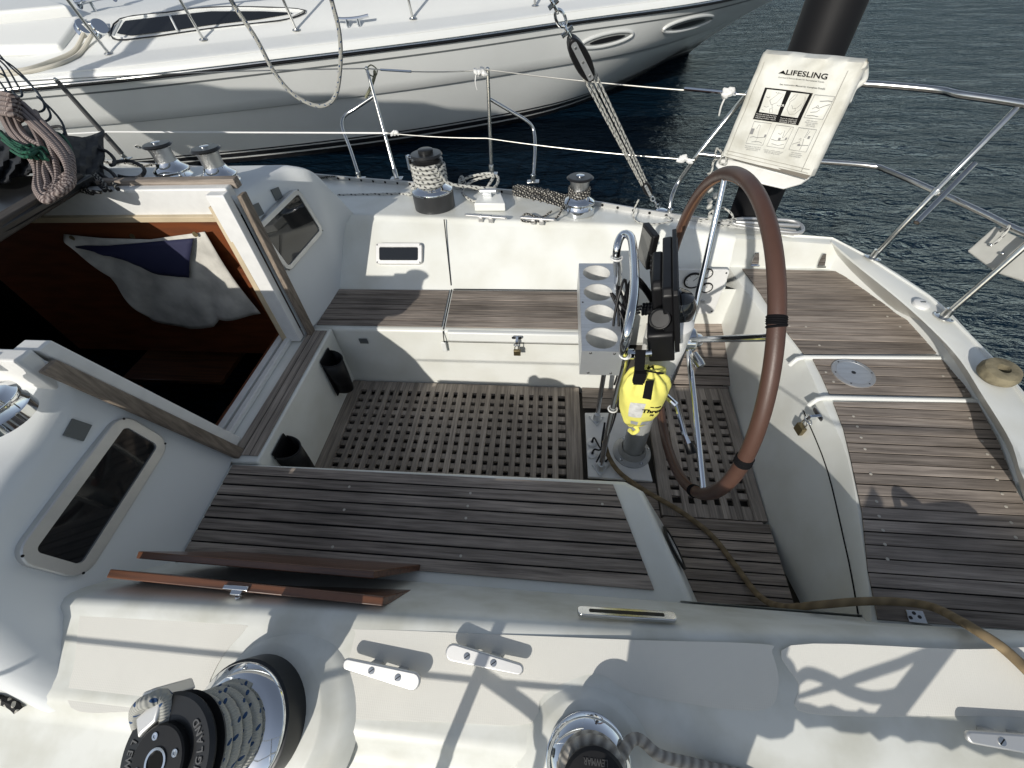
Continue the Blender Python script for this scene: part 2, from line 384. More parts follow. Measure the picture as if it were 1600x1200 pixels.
# --- pan under the gratings
mb = MB(); mb.poly([(-1.35, .45, -.035), (1.1, .45, -.035), (1.1, 2.2, -.035), (-1.35, 2.2, -.035)]); mb.build('bilge_pan', DARKPAN, boat)
def grating(name, x0, x1, y0, y1, zt, bl, br, bn, bf, p=0.058, w=0.032, slant=0.0, label=None):
    mb = MB(); th = .028
    def rn(): return (random.random(), random.random(), random.random(), 1)
    def bar(xa, xb, ya, yb, z1, h):
        def X(x, y): return x + slant * (y - y0)
        mb.prism([(X(xa, ya), ya, z1 - h), (X(xb, ya), ya, z1 - h), (X(xb, yb), yb, z1 - h), (X(xa, yb), yb, z1 - h)], (0, 0, h), rn())
    bar(x0, x0 + bl, y0, y1, zt, th); bar(x1 - br, x1, y0, y1, zt, th)
    n = round((x1 - x0 - bl - br) / p)
    pp = (x1 - x0 - bl - br) / n
    for i in range(n):
        if i == 0: continue
        xc = x0 + bl + i * pp; j = random.uniform(-.001, .001)
        bar(xc - w / 2 + j, xc + w / 2 + j, y0 + .0015, y1 - .0015, zt - random.uniform(0.0005, 0.002), .014)
    m = round((y1 - y0 - bn - bf) / p); q = (y1 - y0 - bn - bf) / m
    if bn: bar(x0 + bl + .001, x1 - br - .001, y0, y0 + bn, zt - .004, th - .004)
    if bf: bar(x0 + bl + .001, x1 - br - .001, y1 - bf, y1, zt - .004, th - .004)
    for i in range(1, m):
        yc = y0 + bn + i * q
        bar(x0 + bl + .001, x1 - br - .001, yc - w / 2, yc + w / 2, zt - .006, .022)
    o = mb.build(name, TEAKY, boat, bevel=0.0012, angle=30)
    if label: o['label'] = label
grating('floor_grating', -1.30, .185, .88, 1.70, .03, .10, .085, .06, .07, slant=-.02)
grating('floor_grating', .555, 1.045, .90, 1.73, .03, .06, .06, .07, .09, slant=.02)
planks('floor_planking', [(.19, .86), (.55, .86), (.55, 1.075), (.19, 1.075)], .016, .07, boat)
planks('floor_planking', [(.19, 1.55), (.55, 1.55), (.55, 1.71), (.19, 1.71)], .016, .08, boat)
zn = lambda x, y: .03 + max(0, (.9 - y)) * .33
zf_ = lambda x, y: .03 + max(0, (y - 1.73)) * .42
a, b_ = A(1103, 945, z=.17), A(1243, 946, z=.17)
planks('floor_planking', [(.46, .88), (1.04, .88), (b_.x, b_.y), (a.x - .1, a.y)], zn, .052, boat, gap=.008)
planks('floor_planking', [(.60, 1.75), (1.08, 1.75), (1.08, 2.13), (.60, 2.13)], zf_, .055, boat, gap=.007)
mb = MB(); mb.box((.79, .885, .005), (.46, .02, .045)); mb.box((.84, 1.743, .005), (.46, .016, .045)); mb.build('floor_riser', TEAK, boat, bevel=.003)
# --- starboard seat (far) with lids
mb = MB()
def loftpoly(mb, top, bot):
    a = [mb.bm.verts.new(p) for p in top]; c = [mb.bm.verts.new(p) for p in bot]; N = len(a)
    mb.face(a); mb.face(c[::-1])
    for i in range(N): mb.face([a[i], a[(i + 1) % N], c[(i + 1) % N], c[i]])
loftpoly(mb, [(-1.46, 1.728, ZS), (.40, 1.735, ZS), (.40, 2.2, ZS), (-1.46, 2.2, ZS)],
         [(-1.46, 1.708, -.06), (.42, 1.712, -.06), (.42, 2.2, -.06), (-1.46, 2.2, -.06)])
mb.build('starboard_seat', GEL, boat, bevel=.018)
# lid of the aft locker, standing proud, with a dark joint
mb = MB(); mb.prism([(-.60, 1.712, .385), (.38, 1.714, .385), (.38, 1.716, .449), (-.60, 1.716, .449)], (0, .03, 0))
mb.build('locker_lid', GEL2, boat, bevel=.008)
p1, p2 = A(520, 453, z=ZS), A(485, 512, z=ZS)
planks('seat_planking', [(-1.385, 1.755), (-.635, 1.757), (-.655, 2.098), (-1.375, 2.098)], ZS + .006, .047, boat)
planks('seat_planking', [(-.612, 1.757), (.37, 1.762), (.37, 2.10), (-.632, 2.098)], ZS + .006, .047, boat)
# joint between the two lids
mb = MB()
def strip(mb, pts, r=.003): mb.tube(pts, r, 6)
strip(mb, [(-.622, 1.74, ZS + .001), (-.644, 2.115, ZS + .001)])
strip(mb, [(-.622, 1.728, .45), (-.622, 1.708, .40), (-.622, 1.707, .37)])
strip(mb, [(-.62, 1.7105, .383), (.40, 1.7125, .383)], .002)
mb.build('lid_joint', CAULK, boat)
mb = MB(); mb.box((-.63, 1.709, .345), (.03, .012, .075)); mb.build('lid_drain_notch', GEL2, boat, bevel=.005)
# --- starboard backrest and side deck
top = [A(380, 330, z=.76), A(510, 334, z=.76), A(700, 341, z=.757), A(960, 351, z=.75), A(1060, 357, z=.74), A(1150, 370, z=.725)]
base = [Vector((-1.9, 2.115, ZS)), Vector((-1.4, 2.115, ZS)), Vector((-.64, 2.115, ZS)), Vector((.14, 2.117, ZS)), Vector((.45, 2.12, ZS)), Vector((1.0, 2.12, ZS))]
base[0].x = top[0].x - .1
toe_px = [(60, 245), (250, 262), (400, 270), (560, 284), (760, 300), (900, 317), (1040, 340), (1240, 367)]
toe = resample(cr([A(*p, z=.715) for p in toe_px], 8), 30)
top_r = resample(cr(top, 6), 30); base_r = resample(base, 30)
def lerp_rows(a, c, n): return [[p.lerp(q, k / n) for p, q in zip(a, c)] for k in range(n + 1)]
rows = []
rows.append(base_r)
for k in (0.04, .5, .9): rows.append([p.lerp(q, k) + Vector((0, 0, 0)) for p, q in zip(base_r, top_r)])
rows.append([q + Vector((0, -.012, -.018)) for q in top_r])
rows.append([q + Vector((0, -.004, -.005)) for q in top_r])
rows.append([q + Vector((0, .010, 0)) for q in top_r])
rows.append([q + Vector((0, .03, -.001)) for q in top_r])
tr2 = resample(toe, 30)
rows.append([q.lerp(t, .5) for q, t in zip(rows[-1], tr2)]); rows.append(tr2)
mb = MB(); mb.grid(rows); mb.build('starboard_coaming', GEL, boat, angle=50)
# helm side wall below the coaming
mb = MB(); mb.grid([[(.36, 2.125, .0), (1.1, 2.135, .0)], [(.36, 2.122, .47), (1.08, 2.122, .47)]]); mb.build('helm_side_wall', GEL, boat)
# panel joints on the backrest
def bk(px, py, off=.002):
    # point on starboard backrest plane
    P0 = Vector((-.4, 2.115, ZS)); P1 = A(780, 344, z=.755); P2 = Vector((.4, 2.115, ZS))
    nn = (P2 - P0).cross(P1 - P0).normalized()
    if nn.y > 0: nn = -nn
    d = (R @ Vector((px - 800, 600 - py, -F))); t = (P0 - CAM).dot(nn) / d.dot(nn)
    return CAM + d * t + nn * off, nn
mb = MB(); strip(mb, [bk(694, 343)[0], bk(700, 400)[0], bk(705, 446)[0]], .0035); strip(mb, [bk(969, 355)[0], bk(972, 372)[0]], .003)
strip(mb, [(-.63, 2.108, ZS + .008), (.36, 2.11, ZS + .008)], .003); mb.build('backrest_joint', CAULK, boat)
# --- toe rail
def rail(name, line, h=.034, w=.012, parent=boat):
    mb = MB(); up = Vector((0, 0, h))
    off = [Vector((0, w, 0))] * len(line)
    mb.grid([line, [p + up for p in line], [p + up + Vector((0, w, 0)) for p in line], [p + Vector((0, w, -.05)) for p in line]])
    mb.mi = 1
    L = resample(line, 64)
    for i in range(1, 63):
        t = (L[i + 1] - L[i - 1]).normalized(); nrm = Vector((t.y, -t.x, 0))
        mb.lathe([(.0085, 0), (.0085, .0015)], L[i] + Vector((0, 0, h * .55)) + nrm * .0005, nrm, 12)
    return mb.build(name, [ALUW, CAULK], parent, angle=40)
rail('toe_rail', [p + Vector((0, -.004, -.004)) for p in toe])
# --- hull starboard
mb = MB(); hl = toe + [A(*p, z=.67) for p in [(1302, 372), (1350, 397), (1455, 464), (1520, 528), (1575, 585), (1625, 650), (1660, 730)]] + [Vector((1.85, .75, .66)), Vector((1.72, .3, .62)), Vector((1.5, -.1, .5)), Vector((1.1, -.5, .45))]
hl2 = [p + Vector((0, .008, 0)) for p in hl]
cen = Vector((-.6, YC, 0))
mb.grid([hl2, [Vector((p.x + (cen.x - p.x) * .03, p.y + (YC - p.y) * .06, .2)) for p in hl2], [Vector((p.x + (cen.x - p.x) * .1, p.y + (YC - p.y) * .2, WL - .1)) for p in hl2]])
mb.build('hull', GEL2, boat)
# --- stern seat
ZT = .52
wt_px = [(1138, 417), (1185, 480), (1230, 530), (1253, 556), (1282, 620), (1322, 710), (1345, 830), (1355, 900), (1362, 978)]
wtop = resample(cr([A(*p, z=ZT) for p in wt_px], 6), 26)
wbot = resample(cr([Vector((1.07, 2.16, .1)), Vector((1.075, 1.85, -.03)), Vector((1.055, 1.4, -.03)), Vector((1.04, .93, -.03)), Vector((1.055, .55, .05)), Vector((1.06, .36, .1))], 6), 26)
rows = [wbot]
for k in (.3, .6, .85): rows.append([p.lerp(q, k) for p, q in zip(wbot, wtop)])
def inset(L, d, dz):
    out = []
    for i, p in enumerate(L):
        t = (L[min(i + 1, len(L) - 1)] - L[max(i - 1, 0)]).normalized(); nrm = Vector((-t.y, t.x, 0))
        if nrm.x < 0: nrm = -nrm
        out.append(p + nrm * d + Vector((0, 0, dz)))
    return out
rows.append(inset(wtop, -.002, -.02)); rows.append(inset(wtop, .004, -.005)); rows.append(inset(wtop, .016, 0)); rows.append(inset(wtop, .05, 0))
r0_px = [(1318, 420), (1400, 488), (1464, 520), (1482, 553), (1529, 627), (1575, 705), (1602, 790)]
r0w = [A(*p, z=ZT) for p in r0_px] + [Vector((1.66, .62, ZT)), Vector((1.6, .36, ZT))]
r0 = resample(cr(r0w, 6), 26)
rows.append(r0)
mb = MB(); mb.grid(rows); mb.build('stern_seat', GEL, boat, angle=40)
r1w = [A(*p, z=.665) for p in [(1298, 379), (1325, 404), (1402, 466), (1487, 546), (1537, 620), (1580, 690), (1612, 765)]] + [Vector((1.70, .60, .665)), Vector((1.62, .33, .70))]
r2w = [A(*p, z=.655) for p in [(1300, 372), (1352, 397), (1457, 464), (1522, 528), (1577, 585), (1627, 650), (1662, 730)]] + [Vector((1.82, .62, .66)), Vector((1.75, .3, .66))]
r1 = resample(cr(r1w, 6), 40); r2 = resample(cr(r2w, 6), 40); r00 = resample(r0, 40)
rows = [r00, [p.lerp(q, .15) for p, q in zip(r00, r1)], [p.lerp(q, .85) for p, q in zip(r00, r1)], [p.lerp(q, .97) for p, q in zip(r00, r1)],
        [p.lerp(q, .08) + Vector((0, 0, .004)) for p, q in zip(r1, r2)], [p.lerp(q, .9) + Vector((0, 0, .003)) for p, q in zip(r1, r2)], r2, [p + Vector((.012, .004, -.03)) for p in r2]]
mb = MB(); mb.grid(rows); mb.build('stern_bulwark', GEL, boat, angle=50)
# end wall starboard of the stern seat
mb = MB()
et = [A(1145, 370, z=.722), A(1200, 373, z=.71), A(1250, 376, z=.695), A(1300, 380, z=.665)]
eb = [A(1138, 417, z=ZT), A(1200, 418, z=ZT), A(1260, 419, z=ZT), A(1320, 421, z=ZT)]
et2 = [p + Vector((0, .02, 0)) for p in et]; dk = [A(1148, 352, z=.715), A(1200, 360, z=.71), A(1250, 368, z=.69), A(1302, 373, z=.66)]
mb.grid([eb, [p.lerp(q, .95) for p, q in zip(eb, et)], et2, dk]); mb.build('stern_end_wall', GEL, boat, angle=60)
def P2(*px): return [(lambda q: (q.x, q.y))(A(*p, z=ZT + .006)) for p in px]
def rowplugs(pxs): return [(lambda q: (q.x, q.y))(A(*p, z=ZT + .006)) for p in pxs]
planks('stern_planking', P2((1256, 553), (1215, 500), (1188, 458), (1160, 420), (1312, 424), (1350, 450), (1400, 490), (1448, 520), (1473, 552)), ZT + .006, .047, boat,
       plugs=rowplugs([(1332, 440), (1365, 477), (1386, 495), (1233, 510), (1259, 511), (1406, 511), (1205, 452), (1280, 540)]))
planks('stern_planking', P2((1270, 561), (1482, 563), (1518, 620), (1296, 615), (1284, 588)), ZT + .006, .052, boat, plugs=rowplugs([(1290, 582), (1302, 597), (1505, 612), (1473, 588)]))
q = P2((1302, 628), (1528, 630), (1560, 690), (1590, 770))
q = q + [(1.655, .62), (1.585, .385)] + P2((1372, 968), (1356, 890), (1347, 800), (1330, 720), (1318, 670))
planks('stern_planking', q, ZT + .006, .047, boat, plugs=rowplugs([(1333, 651), (1339, 667), (1345, 684), (1351, 702), (1360, 741), (1369, 784), (1373, 807), (1379, 829), (1382, 851), (1386, 874), (1515, 654), (1534, 690), (1542, 710), (1550, 730), (1557, 750), (1565, 772), (1571, 792), (1579, 817), (1586, 840)]))
mb = MB()
for a_, b2 in (((1248, 559), (1490, 560)), ((1280, 622), (1536, 627))):
    p, q2 = A(*a_, z=ZT + .004), A(*b2, z=ZT + .004)
    mb.tube([p + Vector((-.02, 0, -.05)), p + Vector((-.004, 0, -.008)), p + Vector((.02, 0, .003)), q2, q2 + Vector((.03, 0, .03))], .011, 10)
mb.build('seat_divider', GEL2, boat)
mb = MB(); L_ = [p.lerp(q2, .82) + Vector((-.003, 0, 0)) for p, q2 in zip(wbot, wtop)][13:]
strip(mb, L_, .0022); mb.build('stern_lid_joint', CAULK, boat)
hp = [A(1282, 718, x=1.19), A(1290, 708, x=1.195), A(1296, 740, x=1.17), A(1301, 764, x=1.16), A(1292, 764, x=1.15), A(1281, 740, x=1.165)]
mb = MB(); mb.prism([h - Vector((.03, 0, 0)) for h in hp], (.05, 0, 0)); mb.build('lid_finger_grip', GEL2, boat, bevel=.008)
# --- port seat (near)
tp = [A(352, 722, z=ZS), A(975, 750, z=ZS), A(1003, 765, z=ZS), A(1078, 930, z=ZS)]
mb = MB()
loftpoly(mb, [(-1.46, tp[0].y, ZS), tuple(tp[1]), tuple(tp[2]), tuple(tp[3]), (.50, .36, ZS), (-1.46, .36, ZS)],
         [(-1.46, .86, -.06), (.55, .87, -.06), (.61, .82, -.06), (.70, .50, -.06), (.72, .36, -.06), (-1.46, .36, -.06)])
mb.build('port_seat', GEL, boat, bevel=.022)
tk = [A(372, 727, z=ZS + .006), A(958, 757, z=ZS + .006), A(1022, 922, z=ZS + .006), A(300, 862, z=ZS + .006)]
tk[0].x = -1.385; tk[3].x = -1.37
pz = lambda l: [(lambda q: (q.x, q.y))(A(*p, z=ZS + .006)) for p in l]
planks('seat_planking', [(p.x, p.y) for p in tk], ZS + .006, .0485, boat, gap=.0078,
       plugs=pz([(546, 761), (538, 797), (520, 855), (735, 771), (731, 791), (728, 810), (720, 869), (936, 765), (941, 788)]))
# --- port coaming and side deck: profile lofted aft
xs = [-1.5, -1.2, -.8, -.4, 0, .4, .8, 1.1, 1.4, 1.75]
y0 = [.195, .205, .215, .225, .235, .245, .262, .28, .295, .31]
def ztop(y): return .742 + (y - .19) * .37
rows = [[] for _ in range(17)]
for x, yy in zip(xs, y0):
    prof = [(.40, .10), (.402, .455), (.395, .475), (.38, .50), (yy + .045, .715), (yy + .022, .742), (yy + .006, .752), (yy - .012, .752), (yy - .035, ztop(yy - .03)),
            (.03, ztop(.03)), (.005, ztop(.005) + .003), (-.012, ztop(-.012) + .004), (-.028, ztop(-.028) - .004), (-.04, ztop(-.04) - .022), (-.07, ztop(-.07) - .03), (-.3, .535), (-.62, .44)]
    for r_, (py, pz_) in zip(rows, prof): r_.append(Vector((x, py, pz_)))
rows = [resample(cr(r_, 5), 40) for r_ in rows]
mb = MB(); mb.grid(rows); mb.build('port_coaming', GELN, boat, angle=60)
PN = Vector((0, -.37, 1)).normalized()
def AP(px, py, off=0.0):
    d = R @ Vector((px - 800, 600 - py, -F)); P0 = Vector((0, .19, .742)) + PN * off
    return CAM + d * ((P0 - CAM).dot(PN) / d.dot(PN))
def nonskid(px, label=None):
    mb = MB(); L = cr([AP(*p, off=.0005) for p in px], 5, True)
    mb.prism(L, PN * .0018); return mb.build('nonskid_panel', NONSKID, boat, bevel=.0006)
nonskid([(130, 952), (250, 962), (374, 975), (383, 984), (352, 1020), (330, 1060), (310, 1110), (210, 1112), (112, 1106), (118, 1030), (126, 956)])
nonskid([(562, 983), (800, 992), (1000, 1000), (1190, 1006), (1206, 1020), (1216, 1075), (1180, 1110), (1000, 1085), (930, 1052), (850, 1085), (828, 1130), (700, 1128), (524, 1120), (520, 1095), (540, 1050), (556, 990)])
nonskid([(1235, 1008), (1500, 1014), (1700, 1016), (1705, 1110), (1500, 1118), (1262, 1114), (1248, 1070)])
mb = MB(); mb.grid([[(-6, -.62, .44), (-1.47, -.62, .44)], [(-6, -.3, .535), (-1.47, -.3, .535)], [(-6, .12, .64), (-1.47, .12, .64)]]); mb.build('side_deck', GELN, boat)
# port coaming end wall and low helm wall
mb = MB(); mb.grid([[(.45, .43, 0), (1.08, .43, 0)], [(.45, .405, .47), (1.05, .405, .47)]]); mb.build('helm_side_wall', GEL, boat)
mb = MB()
for (c, rr) in (((-.70, -.0), .20), ((.115, -.01), .15)):
    o = Vector((c[0], c[1], ztop(c[1]) - .004)); nn = Vector((-.12, -.32, 1)) if c[0] < 0 else Vector((0, -.34, 1))
    mb.lathe([(rr * 1.22, -.03), (rr * 1.12, -.004), (rr * 1.02, .004), (rr * .9, .014), (rr * .84, .022), (rr * .80, .024)], o, nn, 56)
mb.build('winch_pad', GELN, boat)
# --- bridge deck
mb = MB(); loftpoly(mb, [(-1.56, .83, .462), (-1.275, .835, .462), (-1.275, 1.72, .462), (-1.56, 1.72, .462)], [(-1.56, .83, -.1), (-1.295, .835, -.1), (-1.295, 1.72, -.1), (-1.56, 1.72, -.1)])
mb.build('bridge_deck', GEL, boat, bevel=.01)
planks('bridge_deck_trim', [(-1.405, .862), (-1.285, .862), (-1.292, 1.69), (-1.395, 1.69)], .468, .036, boat, axis='y')
mb = MB(); mb.box((-1.475, 1.27, .478), (.03, .84, .03)); mb.box((-1.53, 1.27, .474), (.035, .80, .022)); mb.build('companionway_sill', [WHITEP], boat, bevel=.004)
# --- cabin
def panel(name, topl, botl, m=CABW, n=14):
    t = resample(topl, n); b3 = resample(botl, n); mb = MB()
    mb.grid([b3] + [[p.lerp(q, k) for p, q in zip(b3, t)] for k in (.33, .66, .96)] + [t])
    return mb
IT = Vector((-1.50, .74, 1.19)); IB = Vector((-1.405, .895, .47))
topn = [IT, A(97, 615, x=-1.50), A(60, 695, x=-1.49), A(0, 775, x=-1.475), A(-70, 890, x=-1.46), A(-50, 1040, x=-1.45), A(-5, 1070, x=-1.45)]
botn = [IB, Vector((-1.39, .72, .44)), Vector((-1.38, .50, .44)), Vector((-1.375, .33, .5)), Vector((-1.37, .20, .70)), A(94, 1110, z=.66) - Vector((0, 0, .05)), A(92, 1128, z=.56)]
topf = [mir(IT), A(398, 292, z=1.155), A(440, 271, z=1.14), A(485, 266, z=1.11), A(522, 300, z=.93), A(556, 335, z=.75)]
botf = [mir(IB), Vector((-1.375, 1.95, .44)), Vector((-1.375, 2.12, .44)), Vector((-1.37, 2.24, .52)), Vector((-1.37, 2.36, .62)), Vector((-1.365, 2.46, .70))]
from mathutils.bvhtree import BVHTree
BV = []
for nm, t, b3 in (('cabin_bulkhead', topn, botn), ('cabin_bulkhead', topf, botf)):
    # face rows, then round over and run forward as roof / cabin side
    T = cr(t, 6); B3 = cr(b3, 6); mb = MB()
    rows = [[p.lerp(q, k) for p, q in zip(B3, T)] for k in (0, .33, .66, .93)]
    rows.append([q + Vector((-.008, 0, .0)) for q in T])
    rows.append([q + Vector((-.035, 0, .012)) for q in T])
    rows.append([q + Vector((-.10, 0, .022)) for q in T])
    for dx in (.6, 1.4, 2.6): rows.append([q + Vector((-dx, (q.y - YC) * -.03 * dx, .022 + .012 * dx)) for q in T])
    mb.grid(rows); mb.bm.normal_update(); BV.append(BVHTree.FromBMesh(mb.bm)); mb.build(nm, CABW, boat, angle=60)
# hatch coamings on the roof + teak caps
for sgn, yi in ((1, .745), (-1, 1.795)):
    y2 = yi - .05 if sgn > 0 else yi + .05
    mb = MB(); mb.box((-2.55, (yi + y2) / 2, 1.165), (2.08, .05, .13)); mb.build('hatch_coaming', WHITEP, boat, bevel=.008)
    yc2 = (y2 - .022) if sgn > 0 else (y2 + .022)
    x1 = -1.60 if sgn > 0 else -1.49
    mb = MB(); mb.prism([(x1 - 2.0, yc2 - .022, 1.205), (x1, yc2 - .022, 1.205), (x1, yc2 + .02, 1.205), (x1 - 2.0, yc2 + .02, 1.205)], (0, 0, .045), (.5, .3, .8, 1)); mb.build('hatch_rail', TEAK, boat, bevel=.005)
# jambs (white) and teak strips beside the opening
for f in (lambda v: v, mir):
    a1, a2 = f(IB), f(IT); sg = 1 if f(IT).y < YC else -1
    mb = MB()
    i1 = [a1 + Vector((.016, 0, -.01)), a1 + Vector((.016, -.05 * sg, -.01)), a2 + Vector((.016, -.05 * sg, 0)), a2 + Vector((.016, 0, 0))]
    mb.prism(i1, (.026, 0, .004), (.4, .6, .2, 1)); mb.build('companionway_trim', TEAKZ, boat, bevel=.005)
    mb = MB()
    i2 = [a1 + Vector((-.09, .008 * sg, .0)), a1 + Vector((-.0, .008 * sg, .0)), a2 + Vector((-.0, .008 * sg, .03)), a2 + Vector((-.09, .008 * sg, .03))]
    mb.prism(i2, (0, .045 * sg, 0)); mb.build('companionway_jamb', WHITEP, boat, bevel=.004)
    mb = MB(); i3 = [p + Vector((-.10, 0.012 * sg, -.02)) for p in (a1, a1 + Vector((.03, 0, 0)), a2 + Vector((.03, 0, 0)), a2)]
    mb.prism(i3, (0, .05 * sg, 0)); mb.build('jamb_lining', CREAMW, boat, bevel=.002)
# inner lining on far side of hatch, cream batten then mahogany
mb = MB(); mb.box((-2.4, 1.785, 1.095), (1.7, .03, .028)); mb.build('hatch_batten', CREAMW, boat, bevel=.003)
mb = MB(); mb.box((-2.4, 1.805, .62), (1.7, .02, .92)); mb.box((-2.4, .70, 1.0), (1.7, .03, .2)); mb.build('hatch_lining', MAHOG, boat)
# interior
mb = MB()
mb.box((-2.9, 1.27, -.62), (2.7, 2.0, .04)); mb.box((-2.9, 2.25, .2), (2.7, .04, 1.7)); mb.box((-2.9, .28, .2), (2.7, .04, 1.7)); mb.box((-4.2, 1.27, .2), (.04, 2.0, 1.9)); mb.build('saloon_lining', mat('shade_dark_cabin', (.012, .007, .005), .9, spec=0.02), boat); mb = MB()  # near-black colour paints in the shade of the cabin interior
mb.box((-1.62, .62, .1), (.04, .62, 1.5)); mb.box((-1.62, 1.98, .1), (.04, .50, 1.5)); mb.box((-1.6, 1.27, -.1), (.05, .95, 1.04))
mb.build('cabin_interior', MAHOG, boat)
mb = MB(); mb.box((-1.85, 1.2, .02), (.36, .5, .03)); mb.box((-1.95, 1.2, -.28), (.5, .5, .03)); mb.box((-2.45, 1.75, .10), (.7, .35, .03)); mb.build('companionway_step', WOODV, boat, bevel=.004)
# sliding hatch
hatch = MB()
hatch.box((-2.95, 1.27, 1.262), (1.5, 1.18, .03)); hatch.box((-2.95, .69, 1.22), (1.5, .02, .10)); hatch.box((-2.95, 1.85, 1.22), (1.5, .02, .10)); hs = hatch.build('sliding_hatch', ANOD, boat, bevel=.008)
mb = MB(); mb.prism([(-2.24, .69, 1.232), (-2.165, .69, 1.232), (-2.225, 1.84, 1.232), (-2.30, 1.84, 1.232)], (0, 0, .06), (.1, .2, .3, 1)); mb.build('hatch_beam', mat('dark_weathered_teak', (.05, .042, .035), .7, var=.4, vscale=12, stretch=(8, 1, 8)), boat, bevel=.008)
mb = MB()
for k in range(3): mb.prism([(-3.3 + .3 * k, .80, 1.279), (-3.24 + .3 * k, .80, 1.279), (-3.24 + .3 * k, 1.76, 1.279), (-3.3 + .3 * k, 1.76, 1.279)], (0, 0, .02), (.3, .5, .2, 1))
mb.build('hatch_slat', TEAKY, boat, bevel=.003)
# portlights
def portlight(c, u, n_, w, h, r, parent=boat, fw=.028, depth=.02, glass=GLASSD):
    M = frame_from(c, u, n_); mp_ = lambda x, y, z: Vector(c) + M @ Vector((x, y, z))
    o_ = rbox_pts(w, h, r); i_ = rbox_pts(w - 2 * fw, h - 2 * fw, max(r - fw * 1.05, .012))
    mb = MB()
    mb.grid([[mp_(x, y, -.025) for x, y in o_ + o_[:1]], [mp_(x, y, .006) for x, y in o_ + o_[:1]], [mp_(x * .985, y * .97, .009) for x, y in o_ + o_[:1]],
             [mp_(x, y, .009) for x, y in i_ + i_[:1]], [mp_(x * .985, y * .97, -.012) for x, y in i_ + i_[:1]]])
    fr = mb.build('portlight', ALUW, parent, angle=30)
    mb = MB(); mb.prism([mp_(x, y, .0015) for x, y in i_], M @ Vector((0, 0, .0015))); mb.build('glass', glass, fr, smooth=False)
    mb = MB()
    for sx, sy in ((1, 1), (1, -1), (-1, 1), (-1, -1)): mb.lathe([(.004, 0), (.004, .001)], mp_(sx * (w / 2 - fw * .5), sy * (h / 2 - fw * .5), .009), M @ Vector((0, 0, 1)), 10)
    mb.build('screw', BLACK, fr)
    return fr
def face_pt(px, py, which):
    d = (R @ Vector((px - 800, 600 - py, -F))).normalized()
    p, nn, i, dd = BV[0 if which == 'n' else 1].ray_cast(CAM, d)
    if nn.x < 0: nn = -nn
    return p, nn
def quad_portlight(px, which, fw, r=.05):
    q = [face_pt(*p, which) for p in px]; q = [a_[0] for a_ in q]; nn = (q[2] - q[0]).cross(q[3] - q[1]).normalized()
    if nn.x < 0: nn = -nn
    c = sum(q, Vector()) / 4; u = ((q[1] - q[0]) + (q[2] - q[3])) / 2; v = ((q[0] - q[3]) + (q[1] - q[2])) / 2
    portlight(c + nn * .010, u, nn, u.length, v.length, r, fw=fw)
# px corners: (left-up, right-up, right-down, left-down) with u along the long side
quad_portlight([(12, 880), (179, 643), (266, 692), (122, 906)], 'n', .036, .055)
quad_portlight([(464, 290), (403, 350), (440, 434), (501, 364)], 'f', .026, .045)
c, nn = bk(624, 397, .006)
portlight(c, Vector((1, 0, 0)), nn, .30, .13, .022, fw=.024)
# grey patches
mb = MB()
for px, wh in (((120, 672), 'n'), ((402, 328), 'f'), ((432, 303), 'f')):
    c, nn = face_pt(*px, wh); M = frame_from(c, (0, 1, .25) if wh == 'n' else (0, 1, -.2), nn); mb.box(c + nn * .004, (.055, .055, .006), M)
c = A(568, 533, y=1.717); mb.box(c, (.05, .004, .036)); mb.build('grey_patch', GREYSQ, boat)
# ================================================================ FITTINGS (each a thing)
def put(mb, n_, m, par, **k): return mb.build(n_, m, par, **k)
# --- winches -------------------------------------------------
def winch(label, o, ax, rb, hb, rf, rd, hd, kind, group='winches'):
    """base ring, flange, drum; kind: 'plain' | 'tailer'"""
    t = thing('winch', label, 'winch', group); ax = Vector(ax).normalized(); o = Vector(o)
    mb = MB()
    if kind == 'chrome': mb.lathe([(rb, 0), (rb, hb * .55), (rb * .96, hb * .62), (rb * .9, hb)], o, ax, 48); put(mb, 'base', CHROME, t)
    else: mb.lathe([(rb, 0), (rb, hb), (rb * .97, hb + .002)], o, ax, 48); put(mb, 'base', GREYP if kind == 'grey' else ANOD, t)
    mb = MB(); mb.lathe([(rf, hb), (rf * 1.0, hb + .010), (rf * .985, hb + .013), (rf * .80, hb + .024), (rd * 1.12, hb + .036), (rd, hb + .05)], o, ax, 48); put(mb, 'flange', CHROME, t)
    mb = MB(); mb.lathe([(rd, hb + .05), (rd * .93, hb + hd * .45), (rd * .93, hb + hd * .8), (rd * 1.02, hb + hd)], o, ax, 40); put(mb, 'drum', KNURL, t)
    return t, o, ax, hb + hd
# near, self-tailing, rope-wrapped
ax1 = Vector((-.15, -.32, .94)).normalized(); o1 = Vector((-.715, -.005, ztop(-.005) + .012))
w1, o1, ax1, h1 = winch('large self-tailing winch wrapped in blue-flecked rope, bottom left of the photo', o1, ax1, .138, .062, .132, .070, .138, 'black')
mb = MB(); mb.lathe([(.07, h1 - .004), (.104, h1 + .004), (.108, h1 + .012), (.086, h1 + .016), (.082, h1 + .024), (.106, h1 + .029), (.111, h1 + .038), (.105, h1 + .046), (.058, h1 + .047)], o1, ax1, 56); jaw = put(mb, 'self_tailer', ANOD, w1)
u1 = (Vector((0, 1, 0)) - ax1 * ax1.y).normalized(); v1 = ax1.cross(u1)
if v1.x > 0: v1 = -v1     # v1 points forward (left in view)
def W1(a, b2, h): return o1 + ax1 * h + u1 * a + v1 * b2
tp_h = h1 + .047
mb = MB(); mb.lathe([(.062, tp_h), (.062, tp_h + .012), (.059, tp_h + .015), (.022, tp_h + .0155)], o1, ax1, 40); cap = put(mb, 'cap', BLACK, w1)
